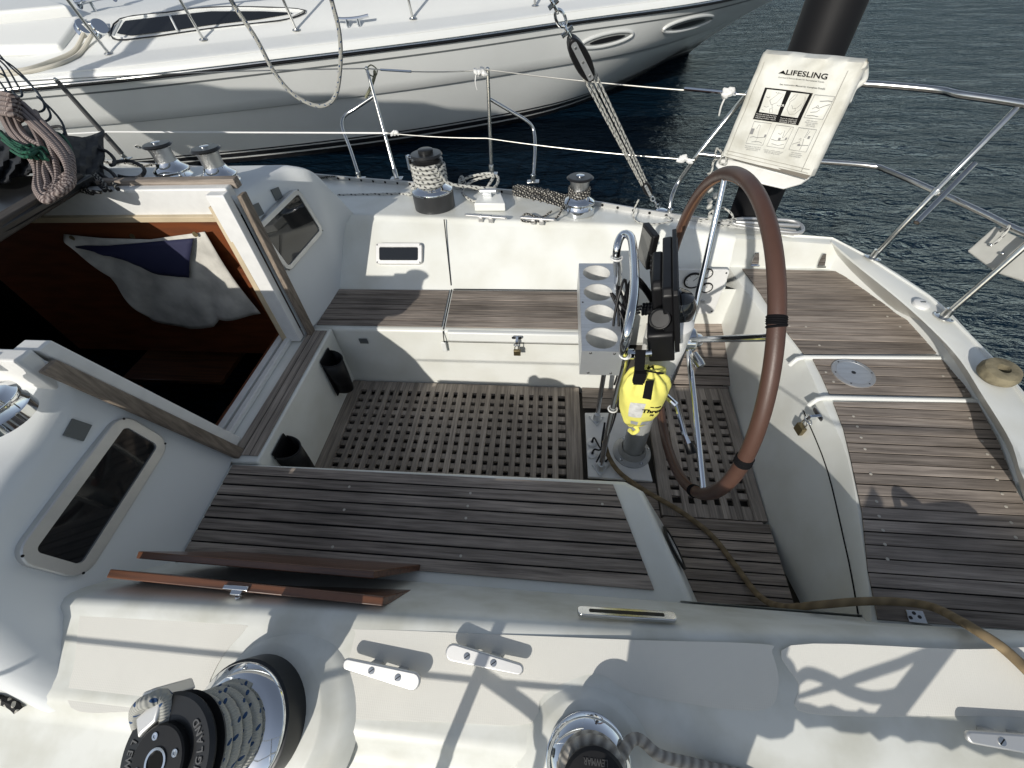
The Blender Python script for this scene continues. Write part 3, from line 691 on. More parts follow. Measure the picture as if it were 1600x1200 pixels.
mb = MB(); mb.lathe([(.0245, tp_h + .014), (.0245, tp_h + .018), (.020, tp_h + .018), (.020, tp_h + .008)], o1, ax1, 32, cap=False)
for k in range(4):
    a = math.radians(25 + 90 * k); mb.lathe([(.0068, tp_h + .0153), (.0068, tp_h + .017), (.0042, tp_h + .017), (.004, tp_h + .0155)], W1(math.cos(a) * .044, math.sin(a) * .044, 0), ax1, 16)
put(mb, 'socket_ring', CHROME, cap)
mb = MB(); mb.prism([W1(math.cos(math.radians(22.5 * k)) * (.019 if k % 2 else .0155), math.sin(math.radians(22.5 * k)) * (.019 if k % 2 else .0155), tp_h + .0157) for k in range(16)], ax1 * .0004); put(mb, 'handle_socket', INK, cap)
# feeder arm: bent plate of satin metal from the cap over the jaws
mb = MB()
arm = [(.040, .055, .0), (.062, .030, 0), (.100, .030, .0), (.118, .055, .0), (.108, .085, .0), (.060, .082, 0), (.03, .062, 0)]
mb.prism([W1(a, b2, tp_h + .003) for a, b2, c_ in arm], ax1 * .012)
mb.prism([W1(.098, .040, h1 - .03), W1(.118, .058, h1 - .03), W1(.108, .085, h1 - .03), W1(.088, .07, h1 - .03)], ax1 * .09)
put(mb, 'feeder_arm', ALUW, w1, bevel=.005)
# raised letters ENGLAND / LEWMAR round the jaw top
def ringtext(mb, txt, rad, a0, size, hh, o_, ax_, u_, v_, sp=1.0):
    n_ = len(txt)
    for i, ch in enumerate(txt):
        if ch == ' ': continue
        ang = a0 + (i - (n_ - 1) / 2) * size * .78 * sp / rad
        er = u_ * math.cos(ang) + v_ * math.sin(ang); et_ = -u_ * math.sin(ang) + v_ * math.cos(ang)
        if et_.cross(er).dot(ax_) < 0: pass
        add_text(mb, ch, size, lambda c, er=er, et_=et_: o_ + ax_ * (hh + c.z) + er * (rad + c.y * FL) + et_ * c.x, ext=.0007)
FL = -1
# letters must read from above: pick handedness
hand = u1.cross(v1).dot(ax1)
mb = MB(); v_t = v1
def jawtext(mb, txt, a0):
    for i, ch in enumerate(txt):
        k = (i - (len(txt) - 1) / 2) * .0165 / .086
        ang = a0 + k
        er = u1 * math.cos(ang) + v1 * math.sin(ang); et_ = (-u1 * math.sin(ang) + v1 * math.cos(ang))
        # up = inward keeps letters upright when read from the centre
        up = -er if hand > 0 else er
        if et_.cross(up).dot(ax1) < 0: up = -up
        add_text(mb, ch, .019, lambda c, er=er, et_=et_, up=up: o1 + ax1 * (tp_h + .0005 + c.z) + er * .086 + et_ * c.x + up * c.y, ext=.0009, bold=.0004)
jawtext(mb, 'ENGLAND', math.radians(-75)); jawtext(mb, 'LEWMAR', math.radians(105)); put(mb, 'lettering', mat('moulded_grey', (.09, .09, .09), .4), jaw)
# rope on winch 1
def W1c(i, n_): pass
path = []
path += [W1(.16, .04, .015 - .0), W1(.12, -.02, .035)] if False else []
nt_ = 5; hh0 = .062 + .022
cp = coil_path(o1 + ax1 * hh0, ax1, lambda s: .088 - .005 * min(1, s * 2), 4.6, .0265, start=.4, n=28)
e = cp[-1]
lead = [W1(-.35, -.55, .06), W1(-.2, -.22, .07)]
path = cp + cr([e, e + ax1 * .01 + (e - (o1 + ax1 * (e - o1).dot(ax1))).normalized() * .02, W1(.085, .03, h1 + .045), W1(.098, .05, h1 + .072), W1(.075, .085, h1 + .06), W1(.03, .105, h1 + .02)], 6)[1:]
mb = MB(); mb.tube(path, .0140, 16); tag(put(mb, 'sheet_rope', R_BLUE, None), 'white rope with blue flecks coiled five turns round the large black winch', 'rope')
# near small winch w2
o2 = Vector((.112, -.012, ztop(-.012) + .012)); ax2 = Vector((.03, -.30, .95)).normalized()
w2, o2, ax2, h2 = winch('chrome winch with black top and grey laid rope, bottom centre', o2, ax2, .097, .035, .092, .05, .085, 'chrome')
mb = MB(); mb.lathe([(.05, h2), (.066, h2 + .006), (.068, h2 + .016), (.062, h2 + .022), (.030, h2 + .023), (.028, h2 + .018)], o2, ax2, 48); c2 = put(mb, 'cap', BLACK, w2)
mb = MB(); mb.lathe([(.026, h2 + .0185), (.026, h2 + .024), (.021, h2 + .024), (.021, h2 + .02)], o2, ax2, 32, cap=False); put(mb, 'socket_ring', CHROME, c2)
u2 = (Vector((0, 1, 0)) - ax2 * ax2.y).normalized(); v2 = u2.cross(ax2)
mb = MB(); add_text(mb, 'LEWMAR', .017, lambda c: o2 + ax2 * (h2 + .0232 + c.z) + u2 * (.044 - c.y) - v2 * (c.x), ext=.0008, bold=.0003, fit=.05)
put(mb, 'lettering', mat('moulded_dark', (.05, .05, .05), .4), c2)
cp = coil_path(o2 + ax2 * .055, ax2, .064, 2.3, .022, start=2.2, n=28)
e = cp[-1]
path = cp + cr([e, A(985, 1158, z=.74), A(1030, 1180, z=.72), A(1075, 1192, z=.70), A(1180, 1215, z=.67), A(1350, 1240, z=.62)], 8)[1:]
mb = MB(); mb.tube(path, .0125, 12); tag(put(mb, 'sheet_rope', R_LAID, None), 'grey three-strand rope round the chrome winch leading right across the deck', 'rope')
# far winches
def far_small(px, z, label, s=1.0, low=False):
    o = A(*px, z=z); r_ = .075 * s
    t, o, ax, h_ = winch(label, o, (0, .06, 1), r_, .045 * s, r_ * .98, .044 * s, .10 * s, 'chrome')
    mb = MB(); mb.lathe([(.036 * s, h_), (.055 * s, h_ + .004), (.060 * s, h_ + .010), (.052 * s, h_ + .018), (.02 * s, h_ + .019)], o, ax, 36); put(mb, 'cap', ANOD, t)
    mb = MB(); mb.lathe([(.018 * s, h_ + .018), (.018 * s, h_ + .024), (.012 * s, h_ + .026)], o, ax, 20); put(mb, 'socket_ring', CHROME, t)
    return t, o, h_
# raised roof moulding that carries the two halyard winches
mb = MB(); rl = [A(215, 292, z=1.155), A(385, 300, z=1.165), A(380, 272, z=1.155), A(225, 268, z=1.15)]
mb.prism([p - Vector((0, 0, .06)) for p in rl], (0, 0, .068)); put(mb, 'winch_plinth', GEL2, boat, bevel=.02)
far_small((279, 284), 1.155, 'chrome halyard winch on the cabin roof, the further forward of the far pair', 1.12)
far_small((352, 293), 1.165, 'chrome halyard winch on the cabin roof, nearest the corner of the hatch', 1.12)
far_small((-2, 655), 1.14, 'chrome winch half out of the frame on the near cabin roof', 1.2)
t, oS, hS = far_small((903, 331), .745, 'small chrome winch with black rope round its drum on the far coaming', 1.32)
t, oM, axM, hM = winch('large grey-based sheet winch wound with white rope on the far coaming', A(680, 322, z=.75), (0, .05, 1), .130, .100, .130, .084, .170, 'grey')
mb = MB(); mb.lathe([(.080, hM), (.096, hM + .010), (.078, hM + .020), (.078, hM + .028), (.098, hM + .036), (.090, hM + .048), (.045, hM + .050), (.045, hM + .068), (.036, hM + .072)], oM, axM, 40); put(mb, 'self_tailer', ANOD, t)
mb = MB(); mb.prism([oM + axM * (hM + .03) + Vector(v) for v in ((-.117, -.04, 0), (-.04, -.065, 0), (.04, -.06, 0), (-.026, -.026, 0), (-.08, .0, 0))], axM * .014); mb.prism([oM + axM * (hM - .03) + Vector(v) for v in ((-.116, -.04, 0), (-.098, -.05, 0), (-.088, -.03, 0), (-.104, -.016, 0))], axM * .08); put(mb, 'feeder_arm', CHROME, t, bevel=.003)
cp = coil_path(oM + axM * .145, axM, .097, 4.6, .026, start=1, n=24)
path = cr([A(528, 306, z=.735), A(600, 304, z=.735), A(640, 303, z=.74), oM + Vector((-.115, -.02, .13))], 6) + cp
mb = MB(); mb.tube(path, .0118, 10)
path = cr([cp[-1], oM + Vector((.12, -.03, .16)), A(740, 292, z=.86), A(772, 293, z=.83), A(776, 275, z=.83), A(740, 282, z=.80), A(722, 300, z=.76), A(745, 315, z=.755), A(762, 292, z=.80), A(770, 272, z=.84), A(735, 276, z=.82), A(718, 286, z=.78), A(722, 276, z=.80), A(730, 290, z=.77), A(755, 296, z=.76)], 6)
mb.tube(path, .0095, 10)
tag(put(mb, 'sheet_rope', R_WHITE, None), 'white grey-flecked rope turned round the large grey-based winch', 'rope')
# black flecked rope: round small winch, hank beside it
mb = MB(); cp = coil_path(oS + Vector((0, 0, .105)), (0, .06, 1), .062, 3.2, .014, start=2, n=20)
path = cr([A(862, 330, z=.79), A(845, 340, z=.77), A(822, 334, z=.79), A(816, 345, z=.765), A(845, 346, z=.77), A(872, 338, z=.79), oS + Vector((-.085, -.02, .11))], 6) + cp
mb.tube(path, .006, 8)
tag(put(mb, 'control_rope', R_BLACK, None), 'black rope with white flecks wound on the small far winch and its cleat', 'rope')
mb = MB(); pts = []
for k in range(9):
    f = k / 8; a_ = A(808 + 4 * math.sin(k * 2.1), 290 + 14 * f, z=.80 + .04 * math.sin(k * 1.7)); c_ = A(882 + 5 * math.sin(k * 1.3), 306 + 16 * f, z=.78 + .03 * math.cos(k * 2.3))
    m_ = A(845, 296 + 16 * f, z=.82 + .02 * math.sin(k)); pts += ([a_, m_, c_] if k % 2 == 0 else [c_, m_, a_])
mb.tube(cr(pts, 5), .0085, 8)
for f in (.35, .5, .65):
    c_ = A(808 + 74 * f, 297 + 15 * f, z=.80); mb.tube(cr([c_ + Vector((0, .045 * math.cos(a), .035 * math.sin(a))) for a in [k * math.pi / 4 for k in range(8)]], 3, True), .0085, 8, True)
tag(put(mb, 'rope_hank', R_BLACK, None), 'tight hank of black rope with white flecks hanging at the far toe rail', 'rope')
# jammer block between winch and cleats
mb = MB(); mb.prism([A(742, 330, z=.75), A(790, 330, z=.75), A(783, 312, z=.75), A(752, 312, z=.75)], (0, 0, .05)); bs = put(mb, 'rope_clutch', GEL2, None, bevel=.006)
tag(bs, 'white moulded pad with a steel rope bar right of the large far winch', 'rope clutch')
mb = MB(); c_ = A(762, 306, z=.80); mb.tube([c_ + Vector((-.05, .0, .03)), c_ + Vector((.06, .0, .03))], .016, 14); mb.box(c_ + Vector((0, 0, 0)), (.06, .05, .05)); put(mb, 'bar', ALU, bs, bevel=.004)
# --- cleats
def cleat(label, p0, p1, wide0, wide1, h, nrm, m=ALUW, horns=False):
    t = thing('cleat', label, 'cleat', 'rope cleats'); p0, p1 = Vector(p0), Vector(p1); nn = Vector(nrm).normalized()
    u = (p1 - p0).normalized(); v = nn.cross(u); L = (p1 - p0).length; mb = MB(); pts = []
    for k in range(9): a = math.pi / 2 + math.pi * k / 8; pts.append(p0 + u * (wide0 / 2 + math.cos(a) * wide0 / 2) + v * math.sin(a) * wide0 / 2)
    for k in range(9): a = -math.pi / 2 + math.pi * k / 8; pts.append(p1 + u * (-wide1 / 2 + math.cos(a) * wide1 / 2) + v * math.sin(a) * wide1 / 2)
    mb.prism([q + nn * (h - .012) for q in pts], nn * .012); put(mb, 'bar', m, t, bevel=.004)
    for f in (.38, .72) if not horns else (.38, .62):
        if wide0 > wide1: f = 1 - f
        mb = MB(); c_ = p0.lerp(p1, f); mb.prism([c_ + u * a + v * b2 for a, b2 in ((-.013, -.014), (.013, -.014), (.013, .014), (-.013, .014))], nn * (h - .010)); put(mb, 'foot', m, t, bevel=.003)
        mb = MB(); mb.lathe([(.0085, 0), (.008, .0012), (.004, .0014)], c_ + nn * h, nn, 20); mb.mi = 1
        M = frame_from(c_, u + v, nn); mb.box(c_ + nn * (h + .0016), (.015, .0018, .0008), M); put(mb, 'screw', [STEEL, INK], t)
    return t
hN = .042
def AN(px, py): return AP(px, py, hN) - PN * hN
cleat('satin horn cleat on the near deck, left one of the pair', AN(535, 1036), AN(656, 1068), .026, .040, hN, PN)
cleat('satin horn cleat on the near deck, right one of the pair', AN(696, 1017), AN(818, 1048), .040, .026, hN, PN)
cleat('satin horn cleat cut off by the right edge of the photo on the near deck', AN(1512, 1152), AN(1655, 1170), .024, .040, hN, PN)
cleat('alloy cleat on the far coaming just right of the large winch', A(726, 334, z=.79) - Vector((0, 0, .04)), A(792, 339, z=.79) - Vector((0, 0, .04)), .024, .024, .04, (0, 0, 1), horns=True)
cleat('alloy cleat on the far coaming under the black flecked rope', A(812, 338, z=.79) - Vector((0, 0, .04)), A(868, 342, z=.79) - Vector((0, 0, .04)), .022, .022, .04, (0, 0, 1), horns=True)
# mooring fairlead (aft starboard)
t = thing('fairlead', 'alloy open fairlead on the far aft corner of the deck behind the wheel rim', 'fairlead')
mb = MB(); f0, f1, f2, f3 = A(1148, 350, z=.75), A(1246, 364, z=.74), A(1240, 346, z=.74), A(1160, 342, z=.75)
mb.tube(cr([f0, f1, f2, f3], 6, True), .010, 10, True); put(mb, 'frame', ALUW, t)
mb = MB(); mb.tube([A(1150, 347, z=.785), A(1200, 350, z=.80), A(1248, 353, z=.78)], .010, 10); mb.tube([A(1190, 358, z=.74), A(1190, 347, z=.79)], .012, 10); put(mb, 'horn', ALUW, t)
# near recessed handle plate on coaming edge
t = thing('track_plate', 'long rounded steel plate with a slot on the near coaming edge', 'deck fitting')
a_, b2 = A(893, 956, z=.735), A(1066, 964, z=.735); c_ = (a_ + b2) / 2; M = frame_from(c_, b2 - a_, (0, .55, .83))
mb = MB(); mb.prism([c_ + M @ Vector((x, y, -.006)) for x, y in rbox_pts(.262, .030, .012)], M @ Vector((0, 0, .012))); put(mb, 'plate', STEEL, t, bevel=.002)
mb = MB(); mb.prism([c_ + M @ Vector((x, y, .0055)) for x, y in rbox_pts(.20, .011, .004)], M @ Vector((0, 0, .0012))); put(mb, 'slot', BLACK, t)
# --- washboards leaning in the port seat
def board(label, tl, tr, bl, br, th, latch=False):
    t = thing('washboard', label, 'washboard', 'washboards'); tl, tr, bl, br = map(Vector, (tl, tr, bl, br))
    nn = (tr - tl).cross(bl - tl).normalized(); nn = nn if nn.y < 0 else -nn
    mb = MB(); mb.prism([tl, tr, br, bl], nn * th); put(mb, 'board', WOODV, t, bevel=.003)
    if latch:
        c_ = A(373, 918, z=tl.z - .01); mb = MB(); mb.box(c_ + Vector((0, -.004, 0)), (.075, .012, .03)); mb.box(c_ + Vector((0.003, -.014, .0)), (.032, .014, .016)); mb.lathe([(.008, 0), (.008, .02)], c_ + Vector((0, -.02, -.012)), (0, -.3, -1), 14); put(mb, 'latch', CHROME, t, bevel=.002)
    return t
zt1, zt2 = .76, .72
p_, q_ = A(172, 889, z=zt1), A(600, 932, z=zt1)
board('varnished mahogany washboard nearest the coaming, with a steel latch', p_, q_, (p_.x + .06, .36, ZS + .01), (q_.x + .02, .385, ZS + .01), .024, True)
p_, q_ = A(216, 861, z=zt2), A(585, 892, z=zt2)
board('varnished mahogany washboard leaning behind the latched one, on the seat', p_, q_, (p_.x + .12, .455, ZS + .01), (q_.x + .06, .46, ZS + .01), .022)
# --- companionway curtain
def hang(px_top, px_bot, y_t, y_b, n_, rows_, waves, amp):
    T = resample([A(*p, y=y_t) for p in px_top], n_); B3 = resample([A(*p, y=y_b) for p in px_bot], n_); rr = []
    for j in range(rows_ + 1):
        k = j / rows_; row = []
        for i, (a_, b2) in enumerate(zip(T, B3)):
            s = i / (n_ - 1); w_ = amp * k * (math.sin(s * waves * 6.28 + 2 * k) + .5 * math.sin(s * waves * 14 + 1 + k * 4))
            row.append(a_.lerp(b2, k) + Vector((0, -abs(w_) - .01 * math.sin(3 * k), .3 * w_)))
        rr.append(row)
    return rr
t = thing('companionway_curtain', 'old off-white canvas curtain with a navy panel hanging inside the companionway', 'curtain')
rr = hang([(100, 366), (160, 372), (235, 374), (320, 362)], [(112, 384), (185, 442), (238, 500), (300, 512), (338, 508), (345, 494), (408, 489)], 1.765, 1.73, 60, 20, 1.6, .026)
mb = MB(); mb.grid(rr); put(mb, 'cloth', OLDCANVAS, t, solid=.002, angle=80)
rr2 = hang([(118, 383), (165, 384), (235, 378), (302, 372)], [(125, 386), (200, 408), (252, 430), (296, 433)], 1.745, 1.715, 20, 8, 2.2, .006)
mb = MB(); mb.grid(rr2); put(mb, 'navy_panel', NAVY, t, solid=.002, angle=80)
mb = MB()
for px in ((113, 372), (207, 369), (305, 366)): mb.lathe([(.013, 0), (.013, .003), (.006, .003)], A(*px, y=1.752), (0, -1, .2), 14)
put(mb, 'eyelet', BRASS, t)
# --- winch handle pockets on the bridge deck wall
def pocket(label, y, z0, h_, r_):
    t = thing('winch_handle_pocket', label, 'handle pocket', 'black winch handle pockets'); x = -1.272
    mb = MB(); rings = []
    for (zz, k) in ((z0, .80), (z0 + h_ * .5, .93), (z0 + h_, 1.0)):
        rings.append([Vector((x + .004 + (math.sin(a) ** .8 if math.sin(a) > 0 else 0) * r_ * 1.35 * k, y + math.cos(a) * r_ * k, zz - .02 * math.sin(a))) for a in [math.pi * i / 16 for i in range(17)]])
    mb.grid(rings); fl = rings[0]; mb.poly(fl); put(mb, 'pouch', BLACK, t, solid=.004)
    mb = MB(); mb.tube(rings[-1], .0045, 8); put(mb, 'rim', BLACK, t)
    mb = MB(); mb.prism([(x, y - r_ * 1.15, z0 - .01), (x, y + r_ * 1.15, z0 - .01), (x, y + r_ * .95, z0 + h_ + .03), (x, y - r_ * .95, z0 + h_ + .03)], (.005, 0, 0)); put(mb, 'back_plate', BLACK, t, bevel=.002)
pocket('black plastic handle pocket on the far end of the bridge deck wall', 1.545, .15, .24, .062)
pocket('black plastic handle pocket on the bridge deck wall beside the near seat', .965, .14, .24, .062)
# --- padlocks
def padlock(label, c, nrm, s=1.0):
    t = thing('padlock', label, 'padlock', 'brass padlocks on the lockers'); c = Vector(c); nn = Vector(nrm).normalized(); u = Vector((0, 0, 1)).cross(nn).normalized(); zz = Vector((0, 0, 1))
    P = lambda a, d, h_: c + u * a * s + nn * d * s + zz * h_ * s
    mb = MB(); M = frame_from(c, u, nn); mb.prism([c + M @ Vector((x, y, 0)) + zz * .045 * s for x, y in rbox_pts(.05 * s, .018 * s, .008)], nn * .003); mb.box(P(0, .012, .03), (.014, .02, .03), M); mb.tube(cr([P(-.016, .016, .012), P(0, .024, .012), P(.016, .016, .012), P(0, .008, .012)], 4, True), .003, 8, True); put(mb, 'hasp', CHROME, t, bevel=.0015)
    mb = MB(); mb.tube(cr([P(-.010, .022, -.02), P(-.010, .022, .002), P(0, .022, .014), P(.010, .022, .002), P(.010, .022, -.02)], 5), .0028, 8); put(mb, 'shackle', STEEL, t)
    mb = MB(); mb.box(P(0, .022, -.034), (.034 * s, .034 * s, .016 * s), Matrix((u, zz, nn)).transposed()); put(mb, 'body', BRASS, t, bevel=.003)
padlock('brass padlock hanging from the hasp of the far cockpit locker', A(808, 534, y=1.702) - Vector((0, 0, .02)), (0, -1, 0), 1.15)
padlock('brass padlock on the stern locker wall beside the wheel', A(1268, 660, x=1.16), (-1, -.15, 0), 1.35)
# --- small fittings
def hinge(label, px, px2):
    t = thing('hinge', label, 'hinge', 'strap hinges of the stern seat'); a_, b2 = A(*px, y=2.262), A(*px2, y=2.262)
    mb = MB(); h_ = (a_ - b2).length; u = Vector((1, 0, 0)); v = (a_ - b2).normalized(); nn = Vector((0, -1, .1)).normalized()
    mb.prism([b2 + u * x + v * y for x, y in ((-.022, 0), (.022, 0), (.018, h_ * .5), (.010, h_), (-.010, h_), (-.018, h_ * .5))], nn * .005); put(mb, 'leaf', CHROME, t, bevel=.002)
    mb = MB(); mb.tube([b2 - u * .024 + nn * .008, b2 + u * .024 + nn * .008], .006, 10); put(mb, 'pin', CHROME, t)
hinge('chrome strap hinge at the far end of the stern seat, hidden nearer the wheel', (1183, 394), (1179, 414))
hinge('chrome strap hinge at the far end of the stern seat, nearest the bulwark', (1288, 396), (1282, 416))
t = thing('deck_plate', 'round satin metal deck plate set in the teak of the middle stern seat', 'deck plate'); c_ = A(1333, 583, z=ZT + .011)
mb = MB(); mb.lathe([(.088, -.004), (.088, .002), (.084, .004), (.070, .0042), (.069, .003)], c_, (0, 0, 1), 56); put(mb, 'ring', ALUW, t)
mb = MB(); mb.lathe([(.0685, .0), (.0685, .0038), (.067, .0042), (.02, .0043)], c_, (0, 0, 1), 48); put(mb, 'lid', ALU, t)
mb = MB(); [mb.lathe([(.0035, .0), (.0035, .0048)], c_ + Vector((math.cos(a) * .077, math.sin(a) * .077, 0)), (0, 0, 1), 8) for a in [k * math.pi / 3 for k in range(6)]]; mb.lathe([(.010, .004), (.010, .0052)], c_, (0, 0, 1), 6); put(mb, 'screw', ANOD, t)
t = thing('cable_deck_fitting', 'white domed plastic cap on the stern bulwark between the rail bases', 'deck fitting'); c_ = A(1438, 477, z=.667)
mb = MB(); mb.lathe([(.035, 0), (.034, .012), (.026, .018), (.01, .019)], c_, (.05, -.05, 1), 32); put(mb, 'dome', WHITEP, t); mb = MB(); mb.box(c_ + Vector((0, 0, .020)), (.022, .006, .004)); put(mb, 'slot', GREYSQ, t)
t = thing('wooden_fairlead', 'weathered grey-brown wooden ring on the aft bulwark at the right edge', 'fairlead'); c_ = A(1553, 588, z=.675)
mb = MB(); mb.lathe([(.052, 0), (.064, .012), (.066, .03), (.058, .048), (.045, .052), (.022, .050), (.018, .02)], c_, (-.05, -.1, 1), 28, cap=False); put(mb, 'ring', LICHEN, t); mb = MB(); mb.lathe([(.021, .0), (.021, .02)], c_, (-.05, -.1, 1), 20); put(mb, 'hole', CAULK, t)
t = thing('vent_plate', 'grey rectangular plate set in the stern locker wall', 'plate'); c_ = A(1254, 598, x=1.205); M = frame_from(c_, (.15, 1, 0), (-1, .12, .18))
mb = MB(); mb.prism([c_ + M @ Vector((x, y, .0)) for x, y in rbox_pts(.10, .085, .008)], M @ Vector((0, 0, .006))); put(mb, 'plate', ALUW, t, bevel=.002); mb = MB(); mb.prism([c_ + M @ Vector((x, y, .0055)) for x, y in rbox_pts(.062, .05, .006)], M @ Vector((0, 0, .003))); put(mb, 'inset', mat('grey_plate', (.35, .36, .36), .3), t, bevel=.001)
t = thing('seat_corner_bracket', 'small three-screw metal bracket at the near edge of the stern teak', 'bracket'); c_ = A(1428, 962, z=ZT + .012)
mb = MB(); mb.prism([A(1414, 953, z=ZT + .010), A(1441, 955, z=ZT + .010), A(1449, 975, z=ZT + .010), A(1420, 972, z=ZT + .010)], (0, 0, .003)); mb.prism([A(1424, 972, z=ZT + .010), A(1449, 974, z=ZT + .010), A(1468, 983, z=ZT - .01), A(1440, 981, z=ZT - .01)], (0, 0, .002)); put(mb, 'plate', STEEL, t, bevel=.001)
mb = MB(); [mb.lathe([(.005, 0), (.005, .0012)], A(*p, z=ZT + .013), (0, 0, 1), 12) for p in ((1423, 965), (1428, 958), (1437, 964))]; put(mb, 'screw', ANOD, t)
t = thing('grab_handle', 'black plastic recessed pull on the stern locker wall by the wheel hub', 'handle'); c_ = A(1131, 520, x=1.10)
M = frame_from(c_, (0, 1, 0), (-1, 0, .15)); mb = MB(); mb.prism([c_ + M @ Vector((x, y, 0)) for x, y in ((-.055, 0), (-.035, -.06), (.03, -.06), (.055, 0), (.035, .06), (-.03, .06))], M @ Vector((0, 0, .008))); put(mb, 'plate', RUBBER, t, bevel=.003)
mb = MB(); mb.lathe([(.022, .008), (.026, .014), (.014, .02)], c_, M @ Vector((0, 0, 1)), 20); mb.lathe([(.012, .018), (.010, .022)], c_, M @ Vector((0, 0, 1)), 16); put(mb, 'knob', [BLACK], t)
# engine instrument panel
t = thing('engine_panel', 'white engine instrument panel with three black-rimmed gauges behind the plotter', 'instrument panel')
yP = 2.108; cs = [A(1064, 413, y=yP), A(1136, 417, y=yP), A(1118, 493, y=yP - .0), A(1050, 492, y=yP)]
ctr = sum(cs, Vector()) / 4; M = frame_from(ctr, (1, 0, 0), (0, -1, .02)); wv = (cs[1] - cs[0]).length * 1.25
mb = MB(); mb.prism([ctr + M @ Vector((x - .03, y, -.004)) for x, y in rbox_pts(wv, .31, .02)], M @ Vector((0, 0, .014))); put(mb, 'panel', WHITEP, t, bevel=.003)
for px, r_ in (((1083, 438), .052), ((1104, 427), .034), ((1104, 449), .034)):
    c_ = A(*px, y=yP - .012); mb = MB(); mb.lathe([(r_, 0), (r_, .008), (r_ * .85, .010), (r_ * .84, .005)], c_, (0, -1, 0), 32, cap=False); g_ = put(mb, 'gauge', BLACK, t)
    mb = MB(); mb.lathe([(r_ * .84, .0), (r_ * .84, .005)], c_, (0, -1, 0), 28); put(mb, 'dial', WHITEP, g_)
    mb = MB(); a = random.uniform(.5, 2.4); mb.tube([c_ + Vector((0, -.0065, 0)), c_ + Vector((math.cos(a) * r_ * .65, -.0065, math.sin(a) * r_ * .65))], .0012, 6)
    for k in range(7): a = math.radians(-40 + k * 43); d_ = Vector((math.cos(a), 0, math.sin(a))); mb.tube([c_ + d_ * r_ * .62 + Vector((0, -.006, 0)), c_ + d_ * r_ * .78 + Vector((0, -.006, 0))], .0009, 5)
    put(mb, 'needle', INK, g_)
mb = MB(); [mb.lathe([(.011, 0), (.011, .012)], A(*p, y=yP - .01), (0, -1, 0), 16) for p in ((1078, 462), (1098, 470))]; put(mb, 'button', ALU, t)
mb = MB(); [mb.lathe([(.005, 0), (.005, .003)], ctr + M @ Vector((sx * wv * .45 - .03, sy * .135, .010)), (0, -1, 0), 10) for sx in (-1, 1) for sy in (-1, 1)]; put(mb, 'screw', ANOD, t)
# round black-rimmed vent at the seat end
t = thing('round_vent', 'black-rimmed round vent with a mottled white face on the aft end of the near seat', 'vent')
P_, Q_, R_ = A(1003, 765, z=ZS), A(1078, 930, z=ZS), Vector((.66, .66, -.0)); nn = (Q_ - P_).cross(R_ - P_).normalized(); nn = nn if nn.x > 0 else -nn
d_ = R @ Vector((1052 - 800, 600 - 856, -F)); c_ = CAM + d_ * ((P_ - CAM).dot(nn) / d_.dot(nn))
mb = MB(); mb.lathe([(.086, 0), (.086, .006), (.080, .009), (.068, .009), (.067, .004)], c_, nn, 40, cap=False); put(mb, 'rim', BLACK, t)
mb = MB(); mb.lathe([(.067, 0), (.067, .004)], c_, nn, 36); put(mb, 'face', mat('mottled_white', (.6, .6, .57), .6, var=.8, vscale=60, dirt=(.1, .1, .1)), t)
# ================================================================ HELM
# pedestal foot plate with sockets
t = thing('pedestal', 'white steering pedestal on a square deck plate behind the wheel', 'steering pedestal')
pl = [A(914, 645, z=.035), A(992, 645, z=.035), A(1020, 752, z=.035), A(919, 745, z=.035)]
mb = MB(); mb.prism([p - Vector((0, 0, .02)) for p in pl], (0, 0, .022)); put(mb, 'deck_plate', WHITEP, t, bevel=.004)
pc = A(987, 706, z=.04); pc.z = .037
mb = MB(); mb.lathe([(.100, 0), (.100, .006), (.092, .012), (.074, .018), (.066, .045), (.060, .055)], pc, (0, 0, 1), 48, cap=False); put(mb, 'flange', GREYP if False else mat('grey_cast', (.33, .335, .33), .4, .3, var=.15, vscale=20), t)
mb = MB(); mb.lathe([(.056, .03), (.052, .62)], pc, (0, 0, 1), 40); put(mb, 'column', CLEARP, t)
mb = MB(); [mb.lathe([(.009, 0), (.009, .005), (.004, .006)], pc + Vector((math.cos(a) * .084, math.sin(a) * .084, .010)), (0, 0, 1), 12) for a in (.2, 2.0, 3.9, 5.2)]; put(mb, 'bolt', STEEL, t)
mb = MB(); mb.lathe([(.06, .60), (.075, .68), (.085, .80), (.085, .92), (.07, .95)], (.455, 1.29, 0), (0, 0, 1), 36); put(mb, 'binnacle', WHITEP, t, bevel=.04)
mb = MB(); mb.lathe([(.075, 0), (.075, .04), (.055, .075), (.02, .09)], (.465, 1.32, .94), (0, 0, 1), 32); put(mb, 'compass', GLASSD, t)
mb = MB(); mb.tube([(.50, 1.10, .66), (.53, .98, .60), (.55, .94, .57)], [.010, .010, .014], 10); mb.tube([(.44, 1.14, .68), (.50, 1.08, .66)], .012, 10); put(mb, 'shift_lever', CHROME, t)
mb = MB(); mb.tube([(.545, .955, .58), (.56, .925, .555)], [.017, .020], 12); put(mb, 'lever_knob', BLACK, t)
for px in ((925, 692), (925, 710), (946, 722)):
    c_ = A(*px, z=.04); mb = MB(); mb.lathe([(.028, 0), (.028, .007), (.022, .011), (.010, .011), (.010, .004)], c_, (0, 0, 1), 28); s_ = put(mb, 'cable_gland', WHITEP, t)
    mb = MB(); mb.tube(cr([c_ + Vector((0, 0, .005)), c_ + Vector((.01, .01, .035)), A(940, 700, z=.10), A(945, 660, z=.20)], 5), .005, 8); put(mb, 'cable', BLACK, s_)
